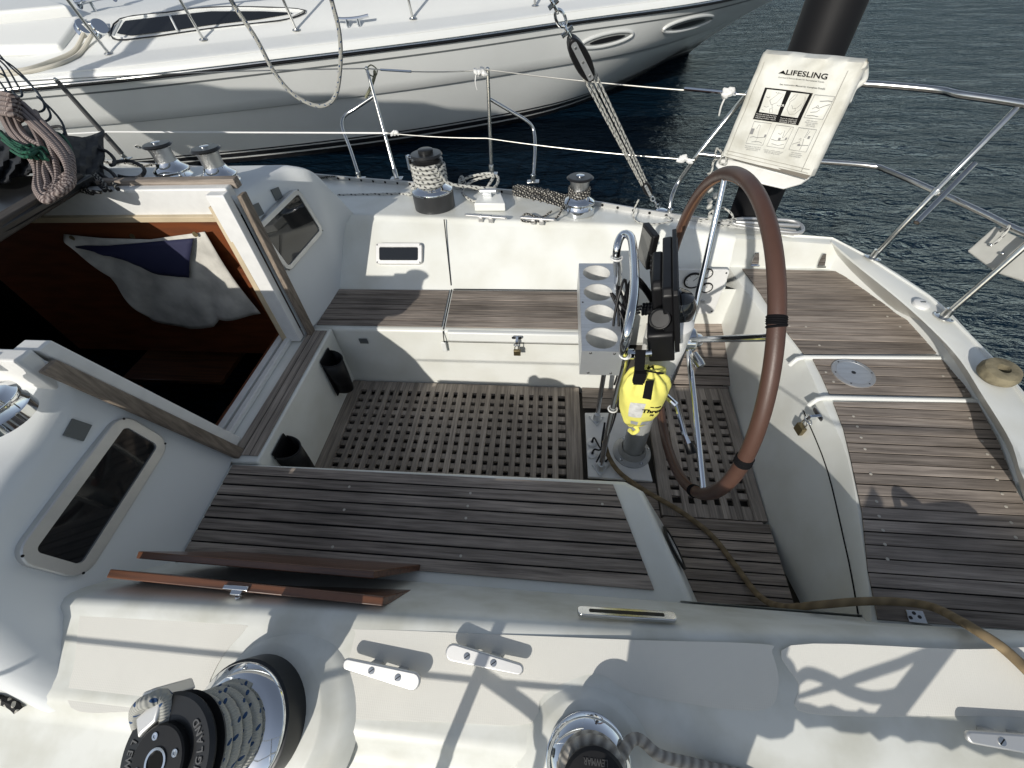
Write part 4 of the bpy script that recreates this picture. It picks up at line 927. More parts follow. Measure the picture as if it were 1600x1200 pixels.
# wheel
xw, yw, zw, rw = .580, 1.300, .812, .606
t = thing('steering_wheel', 'large ship steering wheel with brown stitched leather rim and steel spokes', 'steering wheel')
wc = Vector((xw, yw, zw))
circ = [wc + Vector((0, math.cos(a) * rw, math.sin(a) * rw)) for a in [2 * math.pi * k / 120 for k in range(120)]]
mb = MB(); mb.tube(circ, .0225, 18, True); rim = put(mb, 'rim', LEATHER, t)
mb = MB()
for k in range(720):
    a = 2 * math.pi * k / 720; rr_ = rw - .0222; c_ = wc + Vector((-.004, math.cos(a) * rr_, math.sin(a) * rr_)); tt = Vector((0, -math.sin(a), math.cos(a)))
    mb.box(c_ + tt * 0, (.009, .0012, .0012), Matrix(((1, 0, 0), tuple(Vector((.35, tt.y, tt.z)).normalized()), (0, math.cos(a), math.sin(a)))).transposed())
put(mb, 'stitching', mat('tan_thread', (.2, .11, .06), .7), rim, smooth=False)
def wang(px, py): q = A(px, py, x=xw); return math.atan2(q.z - zw, q.y - yw)
a0 = wang(1131, 285); sa = [a0 + 2 * math.pi * k / 5 for k in range(5)]
hubx = .585
for a in sa:
    e = wc + Vector((0, math.cos(a) * (rw - .018), math.sin(a) * (rw - .018))); s_ = Vector((hubx - .035, yw + math.cos(a) * .045, zw + math.sin(a) * .045))
    mb = MB(); mb.tube([s_, s_.lerp(e, .06) + Vector((-.002, 0, 0)), s_.lerp(e, .5), e], [.0125, .0115, .0115, .0115], 14); put(mb, 'spoke', CHROME, t)
mb = MB(); mb.lathe([(.030, -.06), (.050, -.05), (.052, -.012), (.045, -.004), (.030, 0), (.026, .02), (.020, .026), (.006, .03)], (hubx - .01, yw, zw), (1, 0, 0), 40); mb.lathe([(.026, -.11), (.026, -.02)], (hubx - .02, yw, zw), (1, 0, 0), 28); put(mb, 'hub', CHROME, t)
mb = MB(); mb.lathe([(.016, -.01), (.020, .03), (.018, .05), (.006, .054)], (hubx - .02, yw - .07, zw - .02), (.4, -.8, -.3), 20); put(mb, 'brake_knob', STEEL, t)
for px in ((1217, 502), (1162, 718), (1085, 768)):
    a = wang(*px); mb = MB()
    for j in range(5):
        aa = a + (j - 2) * .0095; c_ = wc + Vector((0, math.cos(aa) * rw, math.sin(aa) * rw)); tt = Vector((0, -math.sin(aa), math.cos(aa)))
        mb.lathe([(.0235, -.0035), (.0262, 0), (.0235, .0035)], c_ + Vector((0, random.uniform(-.0008, .0008), 0)), tt + Vector((random.uniform(-.12, .12), 0, 0)), 24)
    put(mb, 'tape_band', BLACKM, t)
# pedestal guard frame
t = thing('pedestal_guard', 'chromed tube guard frame standing on two feet ahead of the wheel', 'guard frame')
f1_, f2_ = A(932, 655, z=.045), A(938, 733, z=.045)
g = [f1_, A(945, 575, z=.40), Vector((.262, 1.49, .95)), A(963, 395, z=1.12), A(972, 368, z=1.165), A(986, 372, z=1.18), A(991, 413, z=1.175), A(991, 455, z=1.165), A(986, 490, z=1.145), A(979, 524, z=1.10), A(974, 548, z=1.02), Vector((.272, 1.12, .85)), Vector((.268, 1.135, .5)), f2_]
g2 = cr(g, 8)
mb = MB(); mb.tube(g2, [.0155 if p.z > .9 else .0130 for p in g2], 18); put(mb, 'tube', CHROME, t)
for c_ in (f1_, f2_):
    mb = MB(); mb.prism([c_ + Vector((math.cos(a + .5) * .052, math.sin(a + .5) * .048, -.006)) for a in [2 * math.pi * k / 3 for k in range(3)]], (0, 0, .008)); mb.lathe([(.022, 0), (.020, .035), (.016, .05)], c_, (0, 0, 1), 20)
    [mb.lathe([(.006, .001), (.006, .005)], c_ + Vector((math.cos(a + .5) * .038, math.sin(a + .5) * .035, 0)), (0, 0, 1), 12) for a in [2 * math.pi * k / 3 for k in range(3)]]
    put(mb, 'foot', ALU, t, bevel=.002)
mb = MB()
for px, z in (((940, 700), .2), ((965, 600), .62)): pass
for p_, r_ in ((g2[22], .022), (g2[-10], .019), (g2[-20], .019)): mb.tube(cr([p_ + Vector((math.cos(a) * r_, math.sin(a) * r_, 0)) for a in [k * math.pi / 4 for k in range(8)]], 3, True), .0035, 8, True)
put(mb, 'cable_tie', WHITEP, t)
LINER = mat('dull_aluminium', (.80, .80, .77), .4, .3, var=.2, vscale=15)
# cup holder box
t = thing('cup_holder', 'folded aluminium box with four round cup holes clipped to the guard frame', 'cup holder')
zt = .95; c4 = [A(905, 412, z=zt), A(955, 410, z=zt), A(971, 548, z=zt), A(912, 549, z=zt)]
X0, X1, Y1, Y0_ = .106, .250, 1.635, 1.082
rB = .058; mb = MB(); nH = 4; seg_h = (Y1 - Y0_) / nH; xm = (X0 + X1) / 2
def sq_pt(a, hx, hy):
    c, s = math.cos(a), math.sin(a); k = min(hx / abs(c) if abs(c) > 1e-6 else 9, hy / abs(s) if abs(s) > 1e-6 else 9); return c * k, s * k
corner = math.atan2(seg_h / 2, (X1 - X0) / 2); angs = sorted(set([2 * math.pi * k / 40 for k in range(40)] + [corner, math.pi - corner, math.pi + corner, 2 * math.pi - corner]))
for i in range(nH):
    yc = Y0_ + (i + .5) * seg_h
    inner = [Vector((xm + math.cos(a) * rB, yc + math.sin(a) * rB, zt)) for a in angs]; outer = [Vector((xm + sq_pt(a, (X1 - X0) / 2, seg_h / 2)[0], yc + sq_pt(a, (X1 - X0) / 2, seg_h / 2)[1], zt)) for a in angs]
    inner.append(inner[0]); outer.append(outer[0]); mb.grid([[p - Vector((0, 0, .003)) for p in inner], inner, outer])
put(mb, 'top_plate', ALU, t, angle=20)
mb = MB(); zb = zt - .125
mb.box((X0 - .001, (Y0_ + Y1) / 2, (zt + zb) / 2), (.002, Y1 - Y0_, zt - zb - .001)); mb.box((X1 + .001, (Y0_ + Y1) / 2, (zt + zb) / 2), (.002, Y1 - Y0_, zt - zb - .001))
mb.box((xm, Y0_ - .001, (zt + zb) / 2), (X1 - X0 + .004, .002, zt - zb)); mb.box((xm, Y1 + .001, (zt + zb) / 2), (X1 - X0 + .004, .002, zt - zb)); mb.box((xm, (Y0_ + Y1) / 2, zb - .001), (X1 - X0, Y1 - Y0_, .002)); put(mb, 'side_wall', ALU, t)
for i in range(nH):
    yc = Y0_ + (i + .5) * seg_h; mb = MB(); mb.lathe([(rB + .001, zt - .001), (rB, zt - .03), (rB * .93, zb + .004), (.040, zb + .003), (.038, zb + .012), (.034, zb + .012), (.032, zb + .004), (.020, zb + .004), (.018, zb + .008), (.001, zb + .008)], (xm, yc, 0), (0, 0, 1), 36, cap=False); put(mb, 'cup_liner', LINER, t)
mb = MB()
for x in (X0 + .03, X1 - .03):
    for z in (zt - .01, zb + .012): mb.lathe([(.005, 0), (.005, .0015), (.003, .003)], (x, Y0_ - .002, z), (0, -1, 0), 12)
mb.lathe([(.004, 0), (.004, .001)], (X0 + .008, Y0_ + seg_h * 2, zt), (0, 0, 1), 12); put(mb, 'rivet', GREYP, t)
mb = MB(); [mb.box(((X1 + .275) / 2, y, .90), (.05, .03, .014)) for y in (1.16, 1.52)]; put(mb, 'bracket', BLACK, t)
# chart plotter pod
t = thing('chartplotter', 'black chartplotter pod seen from behind on the guard frame, cables hanging', 'chartplotter')
nP = Vector((.957, -.147, .251)).normalized(); wP = Vector((.147, .957, 0)); wP = (wP - nP * wP.dot(nP)).normalized(); hP = nP.cross(wP)
if hP.z < 0: hP = -hP
cP = A(1056, 452, y=1.31)
def PL(w_, h_, n_): return cP + wP * w_ + hP * h_ + nP * n_
def pbox(mb, w0, w1, h0, h1_, n0, n1, ch=0):
    q = [(w0 + ch, h0), (w1 - ch, h0), (w1, h0 + ch), (w1, h1_ - ch), (w1 - ch, h1_), (w0 + ch, h1_), (w0, h1_ - ch), (w0, h0 + ch)] if ch else [(w0, h0), (w1, h0), (w1, h1_), (w0, h1_)]
    mb.prism([PL(a_, b2, n0) for a_, b2 in q], nP * (n1 - n0))
mb = MB(); pbox(mb, -.205, .205, -.135, .135, -.008, .008, .012); put(mb, 'screen_bezel', BLACK, t, bevel=.003)
mb = MB(); pbox(mb, -.18, .18, -.105, .105, .008, .011); put(mb, 'screen', GLASSD, t)
mb = MB(); pbox(mb, -.175, .19, -.12, .12, -.042, -.008, .02); put(mb, 'housing', BLACK, t, bevel=.006)
mb = MB(); pbox(mb, -.10, .13, -.10, .10, -.078, -.042, .02); put(mb, 'back_cover', BLACK, t, bevel=.008)
mb = MB(); [pbox(mb, .0 + .035 * k, .008 + .035 * k, -.06, .09, -.086, -.078) for k in range(4)]; put(mb, 'cooling_rib', BLACK, t, bevel=.002)
mb = MB(); pbox(mb, -.19, -.06, -.19, -.05, -.10, -.01, .01); put(mb, 'bracket_block', BLACK, t, bevel=.006)
mb = MB(); mb.lathe([(.036, 0), (.038, .018), (.034, .03), (.030, .031), (.029, .024)], PL(-.165, .0, -.05), (-.35, -.7, .6), 32); put(mb, 'bracket_knob', BLACK, t)
for k in range(3):
    c_ = PL(-.03 - .034 * k, -.04 + .012 * k, -.078); mb = MB(); [mb.lathe([(.011, -.002), (.013, .004), (.011, .008)], c_ - nP * .011 * j, -nP, 16) for j in range(4)]; cn = put(mb, 'connector', BLACK, t)
    mb = MB(); mb.tube(cr([c_ - nP * .045, c_ - nP * .09 + Vector((0, .01, .0)), Vector((.25 - .02 * k, 1.30, 1.10 - .03 * k)), Vector((.225 + .02 * k, 1.22, .95)), Vector((.262, 1.17, .80)), Vector((.278 + .006 * k, 1.15, .55)), Vector((.272, 1.15, .25)), Vector((.25, 1.16, .06))], 6), .0048, 8); put(mb, 'cable', BLACK, cn)
MZ = Matrix.Rotation(.25, 3, 'Z'); cz = A(1012, 385, y=1.55)
mb = MB(); mb.box(cz, (.028, .11, .15), MZ); put(mb, 'side_display', BLACK, t, bevel=.006)
mb = MB(); mb.box(cz + MZ @ Vector((-.0155, 0, 0)), (.003, .09, .13), MZ); put(mb, 'display_face', mat('grey_screen', (.09, .09, .085), .25), t)
for k in range(4):
    mb = MB(); mb.tube(cr([PL(.02, -.05 - .02 * k, -.075), Vector((.30, 1.38 - .02 * k, 1.06)), Vector((.262 + .006 * k, 1.30, .95 - .03 * k)), Vector((.285, 1.22, .84)), Vector((.26 + .01 * k, 1.16, .68))], 6), .0042, 8); put(mb, 'loose_cable', BLACK, t)
mb = MB(); mb.tube([(.30, 1.12, .90), (.36, 1.12, .91)], .013, 14); mb.lathe([(.02, -.012), (.02, .012)], (.285, 1.12, .90), (1, 0, 0), 16); put(mb, 'clamp', CHROME, t)
# throw bag
t = thing('throw_bag', 'yellow rescue throw bag with reflective tape hanging below the plotter', 'throw bag')
bc = A(1003, 622, y=1.08); R_b = .078
def bagp(a, h_):
    prof = [(-.185, .010), (-.165, .030), (-.12, .060), (-.05, .080), (.02, .090), (.09, .088), (.135, .070), (.165, .036), (.178, .012)]
    for (h0, r0_), (h1_, r1_) in zip(prof, prof[1:]):
        if h0 <= h_ <= h1_: k = (h_ - h0) / (h1_ - h0); r_ = r0_ + (r1_ - r0_) * k; break
    else: r_ = prof[0][1] if h_ < prof[0][0] else prof[-1][1]
    w_ = 1 + .10 * math.sin(a * 9 + h_ * 20) * max(0, (h_ - .05) / .08) + .03 * math.sin(a * 5 + h_ * 31) + .08 * math.sin(a * 7) * max(0, (-h_ - .08) / .07)
    return bc + Vector((math.cos(a) * r_ * w_, math.sin(a) * r_ * w_ * .8, h_ + .008 * math.sin(a * 3)))
mb = MB(); hs_ = [-.185 + .363 * k / 40 for k in range(41)]; mb.grid([[bagp(2 * math.pi * i / 64, h_) for i in range(65)] for h_ in hs_]); bg_ = put(mb, 'bag', YELLOW, t, angle=80)
def bagpatch(a0_, a1_, h0, h1_, off, n1=12, n2=6):
    mb = MB(); rows = []
    for j in range(n2 + 1):
        h_ = h0 + (h1_ - h0) * j / n2; rows.append([(lambda p: p + (Vector((p.x - bc.x, p.y - bc.y, 0)).normalized()) * off)(bagp(a0_ + (a1_ - a0_) * i / n1, h_)) for i in range(n1 + 1)])
    mb.grid(rows); return mb
D = math.radians
put(bagpatch(D(-128), D(-92), -.05, .045, .0015), 'paper_label', mat('worn_label', (.62, .62, .60), .6, var=.3, vscale=50), t)
put(bagpatch(D(-120), D(-95), -.125, -.09, .0015), 'reflective_tape', REFL, t); put(bagpatch(D(-84), D(-30), -.128, -.09, .0015), 'reflective_tape', REFL, t)
mb = MB(); fb = lambda hoff: (lambda c: (lambda p: p + Vector((p.x - bc.x, p.y - bc.y, 0)).normalized() * (.0016 + c.z))(bagp(D(-64) + c.x / .085, hoff + c.y)))
add_text(mb, 'Throw', .034, fb(-.005), bold=.0012); add_text(mb, '70', .018, fb(-.035), bold=.0004); add_text(mb, '== rescue', .011, fb(.026), bold=.0003); put(mb, 'lettering', INK, t)
mb = MB(); mb.prism([bagp(D(-95), .160) + Vector((-.02, -.02, 0)), bagp(D(-80), .160) + Vector((0, -.02, 0)), bagp(D(-85), .08) + Vector((.0, -.004, 0)), bagp(D(-105), .08) + Vector((0, -.004, 0))], (0, -.003, 0))
mb.prism([bc + Vector(v) for v in ((-.08, -.035, .30), (-.045, -.035, .30), (-.03, -.06, .15), (-.065, -.06, .15))], (0, -.004, 0)); mb.box(bc + Vector((-.05, -.062, .19)), (.042, .016, .05)); put(mb, 'strap', BLACKM, t, bevel=.002)
mb = MB(); mb.tube(cr([bc + Vector((.02, -.02, .165)), bc + Vector((.04, -.03, .18)), bc + Vector((.0, -.03, .185)), bc + Vector((-.05, -.02, .19))], 5), .003, 8); put(mb, 'drawcord', BLACK, t)
mb = MB(); mb.tube(cr([bc + Vector((0, -.01, -.175)), bc + Vector((.015, -.02, -.19)), bc + Vector((.0, -.02, -.215)), bc + Vector((-.02, -.02, -.195))], 5), .009, 8); put(mb, 'tail_loop', YELLOW, t)
# tan hose / shore lead
mb = MB(); mb.tube(cr([A(944, 690, z=.18), A(952, 715, z=.08), A(970, 740, z=.055), A(1010, 768, z=.05), A(1060, 797, z=.055), A(1110, 835, z=.075), A(1150, 885, z=.13), A(1185, 930, z=.20), A(1222, 948, z=.34), A(1280, 945, z=.50), A(1340, 940, z=.545), A(1400, 940, z=.552), A(1455, 948, z=.60), A(1500, 970, z=.72), A(1530, 988, z=.785), A(1570, 1015, z=.785), A(1625, 1068, z=.785), A(1700, 1150, z=.74)], 8), .012, 12)
tag(put(mb, 'shore_cable', R_TAN, None), 'tan cable running from the pedestal foot across the stern seat and out right', 'cable')
# ================================================================ RAILS
def tube_thing(name, label, cat, parts, group=None):
    t = thing(name, label, cat, group)
    for nm, pts, r_, m_ in parts:
        mb = MB(); mb.tube(pts, r_, 14); put(mb, nm, m_, t)
    return t
def cup(t, c_, ax=(0, 0, 1), r_=.04):
    mb = MB(); mb.lathe([(r_, 0), (r_, .004), (.019, .008), (.017, .045)], c_, ax, 28); put(mb, 'base', STEEL, t)
    mb = MB(); [mb.lathe([(.005, .003), (.005, .007)], Vector(c_) + Vector((math.cos(a) * r_ * .76, math.sin(a) * r_ * .76, 0)), ax, 10) for a in (.6, 2.1, 3.7, 5.3)]; put(mb, 'screw', ANOD, t)
up_r = cr([A(1176, 137, z=1.34), A(1260, 128, z=1.34), A(1352, 131, z=1.34), A(1458, 140, z=1.34), A(1500, 148, z=1.34), A(1600, 163, z=1.34), Vector((2.22, 1.95, 1.34)), Vector((2.28, 1.5, 1.34))], 8)
lo_r = cr([A(1092, 240, z=1.03), A(1150, 246, z=1.03), A(1290, 253, z=1.03), A(1360, 259, z=1.03), A(1385, 266, z=1.03), A(1460, 298, z=1.03), A(1530, 330, z=1.03), A(1610, 368, z=1.03), Vector((2.06, 1.5, 1.03))], 8)
l1 = [A(1045, 335, z=.72), A(1049, 310, z=.80), A(1060, 285, z=.86), A(1092, 240, z=1.03), A(1140, 180, z=1.21), A(1176, 137, z=1.34), A(1188, 126, z=1.35)]
b2_ = A(1363, 403, z=.665); b3_ = A(1474, 496, z=.665)
l2 = [b2_, A(1462, 299, z=1.03), A(1592, 166, z=1.33)]
s2 = A(1600, 386, z=1.0); l3 = [b3_, s2, b3_.lerp(s2, 1.6)]
t = tube_thing('pushpit', 'stainless steel stern rail of two bent tubes on splayed legs above the water', 'stern rail', [
    ('top_rail', up_r, .0155, STEEL), ('lower_rail', lo_r, .0125, STEEL), ('leg', cr(l1, 6), .0125, STEEL), ('leg', l2, .0125, STEEL), ('leg', l3, .0125, STEEL)])
cup(t, b2_, (.12, .1, 1)); cup(t, b3_, (.12, .1, 1)); cup(t, A(1045, 338, z=.715), (0, 0, 1), .03)
mb = MB(); mb.tube([A(1432, 348, z=.985), A(1522, 256, z=1.16)], .0125, 16, caps=False); mb.tube([A(1432, 348, z=.985), A(1522, 256, z=1.16)], .0095, 16); mb.lathe([(.017, -.012), (.017, .012)], A(1462, 300, z=1.04), (.3, .2, 1), 14)
tag(put(mb, 'flag_socket', STEEL, None), 'short steel socket tube clamped to the middle of the stern rail', 'flag socket')
# white board hung on the rail
t = thing('rail_board', 'pale grey plastic board with rounded corners hung from the lower stern rail', 'board')
bp_ = [A(1511, 392, z=.90), A(1555, 353, z=1.0), A(1625, 385, z=1.0), A(1600, 440, z=.88), A(1557, 426, z=.86)]
nn = (bp_[1] - bp_[0]).cross(bp_[2] - bp_[0]).normalized()
mb = MB(); mb.prism(bp_, nn * .012); put(mb, 'board', mat('pale_board', (.42, .42, .39), .5, var=.12, vscale=12), t, bevel=.005)
mb = MB(); sgn = -1 if nn.dot(CAM - bp_[0]) < 0 else 1
for px in ((1548, 383), (1566, 396)):
    d_ = R @ Vector((px[0] - 800, 600 - px[1], -F)); c_ = CAM + d_ * ((bp_[0] - CAM).dot(nn) / d_.dot(nn)); mb.lathe([(.006, -.002), (.006, .016 if sgn > 0 else .006), (.003, .018 if sgn > 0 else .008)], c_, nn * sgn, 12)
put(mb, 'bolt', STEEL, t)
mb = MB(); c_ = A(1566, 362, z=1.01); mb.tube(cr([c_ + Vector(v) for v in ((-.02, -.03, -.04), (-.01, -.025, -.01), (0, -.01, .02), (.015, .015, .02), (.01, .02, -.01))], 5), .006, 8); put(mb, 'lashing', R_WHITE, t)
# stanchions (starboard)
def stan(label, base, top, brace=None, extra=None):
    t = thing('stanchion', label, 'stanchion', 'stanchions along the far toe rail'); base, top = Vector(base), Vector(top)
    mb = MB(); mb.tube([base, top], [.0135, .0115], 14); mb.lathe([(.013, -.008), (.015, 0), (.012, .008), (.004, .012)], top, (0, 0, 1), 14); put(mb, 'post', STEEL, t)
    mb = MB(); mb.box(base + Vector((0, 0, .002)), (.09, .055, .008)); mb.lathe([(.018, 0), (.017, .06), (.015, .065)], base, (top - base), 18); put(mb, 'base', STEEL, t, bevel=.003)
    if brace:
        mb = MB(); mb.tube(cr(brace, 8), .0115, 12); put(mb, 'brace', STEEL, t)
        mb = MB(); mb.box(brace[0] + Vector((0, 0, .002)), (.085, .05, .008)); mb.lathe([(.018, 0), (.017, .05)], brace[0], (0, 0, 1), 16); put(mb, 'base', STEEL, t, bevel=.003)
    return t
stan('braced steel stanchion whose brace bends to the left, above the large far winch', A(620, 279, z=.725), A(573, 107, z=1.34), [A(562, 279, z=.725), A(548, 235, z=.86), A(535, 200, z=.98), A(538, 182, z=1.03), A(555, 170, z=1.07), A(583, 151, z=1.14)])
stan('braced steel stanchion whose brace bends to the right, beside the hanging rope hank', A(768, 272, z=.725), A(762, 108, z=1.34), [A(833, 284, z=.725), A(836, 235, z=.88), A(834, 205, z=.97), A(824, 190, z=1.03), A(800, 175, z=1.09), A(766, 155, z=1.17)])
t = stan('sleeved grey stanchion leaning left at the top left, by the dark rope pile', A(197, 248, z=.73), A(87, 124, z=1.34))
mb = MB(); p0_, p1_ = A(197, 248, z=.73), A(87, 124, z=1.34); mb.tube([p0_.lerp(p1_, .08), p0_.lerp(p1_, .5), p0_.lerp(p1_, .98)], [.021, .019, .016], 14); put(mb, 'sleeve', mat('grey_sleeve', (.10, .10, .10), .6, var=.3, vscale=20), t)
# lifelines
tA, tB, tC = A(87, 124, z=1.34), A(573, 107, z=1.34), A(762, 109, z=1.34); tD = A(1165, 148, z=1.32)
def sag(a_, c_, s_, n_=12): return [a_.lerp(c_, k / n_) - Vector((0, 0, s_ * 4 * (k / n_) * (1 - k / n_))) for k in range(n_ + 1)]
t = thing('lifeline', 'upper wire lifeline strung through the stanchion tops to the stern rail', 'lifeline', 'guard wires of the far side')
mb = MB(); mb.tube([tA - Vector((1.5, .1, 0))] + sag(tA, tB, -.01)[0:] + sag(tB, tC, .015)[1:] + sag(tC, tD, .01)[1:], .0036, 8); put(mb, 'wire', WIRE, t)
mb = MB(); mb.tube([tC.lerp(tD, .80), tC.lerp(tD, .97)], .009, 10); mb.tube([tB.lerp(tC, .12) - Vector((0, 0, .006)), tB.lerp(tC, .38) - Vector((0, 0, .014))], .007, 10); put(mb, 'turnbuckle', CHROME, t)
mb = MB(); 
for c_, s_ in ((tC.lerp(tD, .955), 1.2), (tC + Vector((-.05, 0, -.005)), 1.0)):
    for k in range(7): mb.lathe([(.004, -.02 * s_), (.013 * s_, -.008), (.016 * s_, .004), (.008, .02 * s_)], c_ + Vector((random.uniform(-.03, .03), random.uniform(-.01, .01), random.uniform(-.018, .012))), (random.uniform(-1, 1), random.uniform(-.4, .4), random.uniform(-.6, .6)), 8)
    mb.tube(cr([c_ + Vector((-.02, 0, 0)), c_ + Vector((-.035, -.01, -.05)), c_ + Vector((-.03, 0, -.10))], 4), .004, 6)
put(mb, 'tape_wrap', mat('white_tape', (.68, .68, .66), .5), t)
lA, lB, lC, lD = A(168, 206, z=1.03), A(606, 208, z=1.03), A(760, 216, z=1.03), A(1085, 250, z=1.01)
t = thing('lifeline', 'lower wire lifeline, white-sleeved at the left, below the upper guard wire', 'lifeline', 'guard wires of the far side')
mb = MB(); mb.tube([lA - Vector((1.5, .1, 0)), lA, lB], .006, 8); put(mb, 'sleeve', mat('white_sleeve', (.7, .7, .68), .4), t)
mb = MB(); mb.tube([lB] + sag(lB, lC, .008)[1:] + sag(lC, lD, .012)[1:], .0034, 8); put(mb, 'wire', WIRE, t)
mb = MB(); c_ = lD.lerp(lC, .04)
for k in range(6): mb.lathe([(.004, -.025), (.013, -.006), (.014, .006), (.006, .025)], c_ + Vector((random.uniform(-.03, .03), 0, random.uniform(-.012, .012))), (1, random.uniform(-.4, .4), random.uniform(-.6, .6)), 8)
for k in range(4): mb.lathe([(.004, -.018), (.014, 0), (.006, .018)], lB + Vector((.03 + .012 * k, 0, random.uniform(-.01, .01))), (random.uniform(-1, 1), 0, 1), 8)
put(mb, 'tape_wrap', mat('white_tape', (.68, .68, .66), .5), t)
# frayed cord on the left braced stanchion
mb = MB(); mb.tube(cr([tB + Vector((.05, 0, -.02)), A(585, 120, z=1.27), A(580, 135, z=1.20), A(572, 152, z=1.12)], 6), .011, 8); mb.tube(cr([tB + Vector((.0, 0, 0)), tB + Vector((.04, -.01, .02)), tB + Vector((.07, 0, -.01)), tB + Vector((.04, .01, -.05)), tB + Vector((0, 0, -.03))], 5), .004, 6)
tag(put(mb, 'frayed_lanyard', rope_mat('rope_mossy', (.30, .29, .20), (.10, .11, .07), 50, 1, fleck=False), None), 'frayed greenish lanyard hanging from the top of the left braced stanchion', 'lanyard')
# rope lying along the toe rail
mb = MB(); tl_ = resample(toe, 90)[:46]; mb.tube([p + Vector((0, -.018 + .006 * math.sin(i * .7), .018 + .016 * math.sin(i * 1.3))) for i, p in enumerate(tl_)], .0065, 8)
tag(put(mb, 'furling_line', R_BLACK, None), 'thin black and white line running along the far toe rail', 'rope')
# ================================================================ LIFESLING BAG
t = thing('rescue_sling_bag', 'white canvas rescue sling bag with printed instructions tied to the stern rail', 'rescue bag')
TL, TR, BL, BR = A(1193, 83, z=1.49), A(1350, 98, z=1.49), A(1128, 243, z=1.045), A(1266, 276, z=1.045)
bn_ = ((TR - TL).cross(BL - TL)).normalized(); bn_ = bn_ if bn_.dot(CAM - TL) > 0 else -bn_
def bq(u, v, off=0):   # u right, v down
    p = TL.lerp(TR, u).lerp(BL.lerp(BR, u), v)
    w_ = .006 * math.sin(u * 9 + v * 4) * math.sin(v * 7) + .003 * math.sin(u * 5 - v * 17) + (.016 * math.sin(u * 16 + 2 * math.sin(v * 9)) * max(0, .15 - v) / .15)
    return p + bn_ * (off + w_)
mb = MB(); NU, NV = 36, 44
front = [[bq(i / NU, j / NV, .012 * math.sin(math.pi * i / NU) ** .5) for i in range(NU + 1)] for j in range(NV + 1)]
back = [[bq(i / NU, j / NV, -.11 + .03 * abs(2 * i / NU - 1) ** 3) for i in range(NU + 1)] for j in range(NV + 1)]
mb.grid(front); mb.grid(back); mb.grid([front[0], [p.lerp(q, .5) + Vector((0, 0, .012)) for p, q in zip(front[0], back[0])], back[0]]); mb.grid([front[-1], back[-1]])
mb.grid([[r_[0] for r_ in front], [r_[0].lerp(q[0], .5) - (TR - TL).normalized() * .012 for r_, q in zip(front, back)], [r_[0] for r_ in back]]); mb.grid([[r_[-1] for r_ in front], [r_[-1].lerp(q[-1], .5) + (TR - TL).normalized() * .012 for r_, q in zip(front, back)], [r_[-1] for r_ in back]])
bmesh.ops.remove_doubles(mb.bm, verts=mb.bm.verts, dist=1e-5); put(mb, 'pouch', CANVAS, t, angle=60)
# lower white body below the flap
mb = MB(); lb = [A(1122, 246, z=1.02), A(1264, 280, z=1.02), A(1250, 290, z=.98), A(1222, 298, z=.955), A(1128, 276, z=.955), A(1114, 260, z=.98)]
for p in lb: pass
mb.prism([p - bn_ * .02 for p in lb], -bn_ * .09); put(mb, 'lower_body', WHITEP, t, bevel=.012)
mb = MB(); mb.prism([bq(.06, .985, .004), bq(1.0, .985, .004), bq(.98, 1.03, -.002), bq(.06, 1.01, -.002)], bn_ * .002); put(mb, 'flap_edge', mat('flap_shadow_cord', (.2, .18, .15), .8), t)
# straps / seams
mb = MB()
for u_ in (.06, .90): mb.tube([bq(u_, j / 30, .0155) for j in range(2, 30)], .0013, 5)
for v_ in (.93, .965): mb.tube([bq(.04 + .93 * i / 24, v_, .0145) for i in range(25)], .0011, 5)
put(mb, 'seam', mat('seam_thread', (.40, .38, .33), .8), t)
# printing
H_w = 1.0
uA = (TR - TL).length; vA = (BL - TL).length
def inv(px, py):    # pixel -> (u, v) on the bag front
    d = R @ Vector((px - 800, 600 - py, -F)); p = CAM + d * ((TL - CAM).dot(bn_) / d.dot(bn_)); u, v = .5, .5
    for _ in range(12):
        q = TL.lerp(TR, u).lerp(BL.lerp(BR, u), v); du = ((TR - TL).lerp(BR - BL, v)); dv = ((BL - TL).lerp(BR - TR, u)); e = p - q
        a11, a12, a22 = du.dot(du), du.dot(dv), dv.dot(dv); b1, b2 = du.dot(e), dv.dot(e); det = a11 * a22 - a12 * a12
        u += (a22 * b1 - a12 * b2) / det; v += (a11 * b2 - a12 * b1) / det
    return u, v
def quad_px(*p): return [inv(*q) for q in p]
def onbag(q, s, r_, off=.0145):   # q: four (u,v) TL,TR,BR,BL ; s,r in 0..1
    u = (q[0][0] * (1 - s) + q[1][0] * s) * (1 - r_) + (q[3][0] * (1 - s) + q[2][0] * s) * r_
    v = (q[0][1] * (1 - s) + q[1][1] * s) * (1 - r_) + (q[3][1] * (1 - s) + q[2][1] * s) * r_
    return bq(u, v, off)
OFF = .0155
def patch(mb, q, off=OFF, n_=6): mb.grid([[onbag(q, i / n_, j / n_, off) for i in range(n_ + 1)] for j in range(n_ + 1)])
def line(mb, q, pts, r_=.0007, off=OFF): mb.tube([onbag(q, x, y, off) for x, y in pts], r_, 4)
def btext(mb, q, txt, bold=0, size=1.0):
    me = text_mesh(txt, 1.0, ext=0, bold=bold); xs = [v.co.x for v in me.vertices]; ys = [v.co.y for v in me.vertices]
    x0_, x1_, y0_, y1_ = min(xs), max(xs), min(ys), max(ys)
    vs = [mb.bm.verts.new(onbag(q, (v.co.x - x0_) / (x1_ - x0_), 1 - (v.co.y - y0_) / (y1_ - y0_), OFF + .0006)) for v in me.vertices]
    for p in me.polygons: mb.face([vs[i] for i in p.vertices])
    bpy.data.meshes.remove(me)
def zq(x, y): return (1090 + x / 4.8, 60 + y / 4.8)      # coordinates measured on the enlarged crop
def ZQ(*p): return quad_px(*[zq(*a_) for a_ in p])
mb = MB()
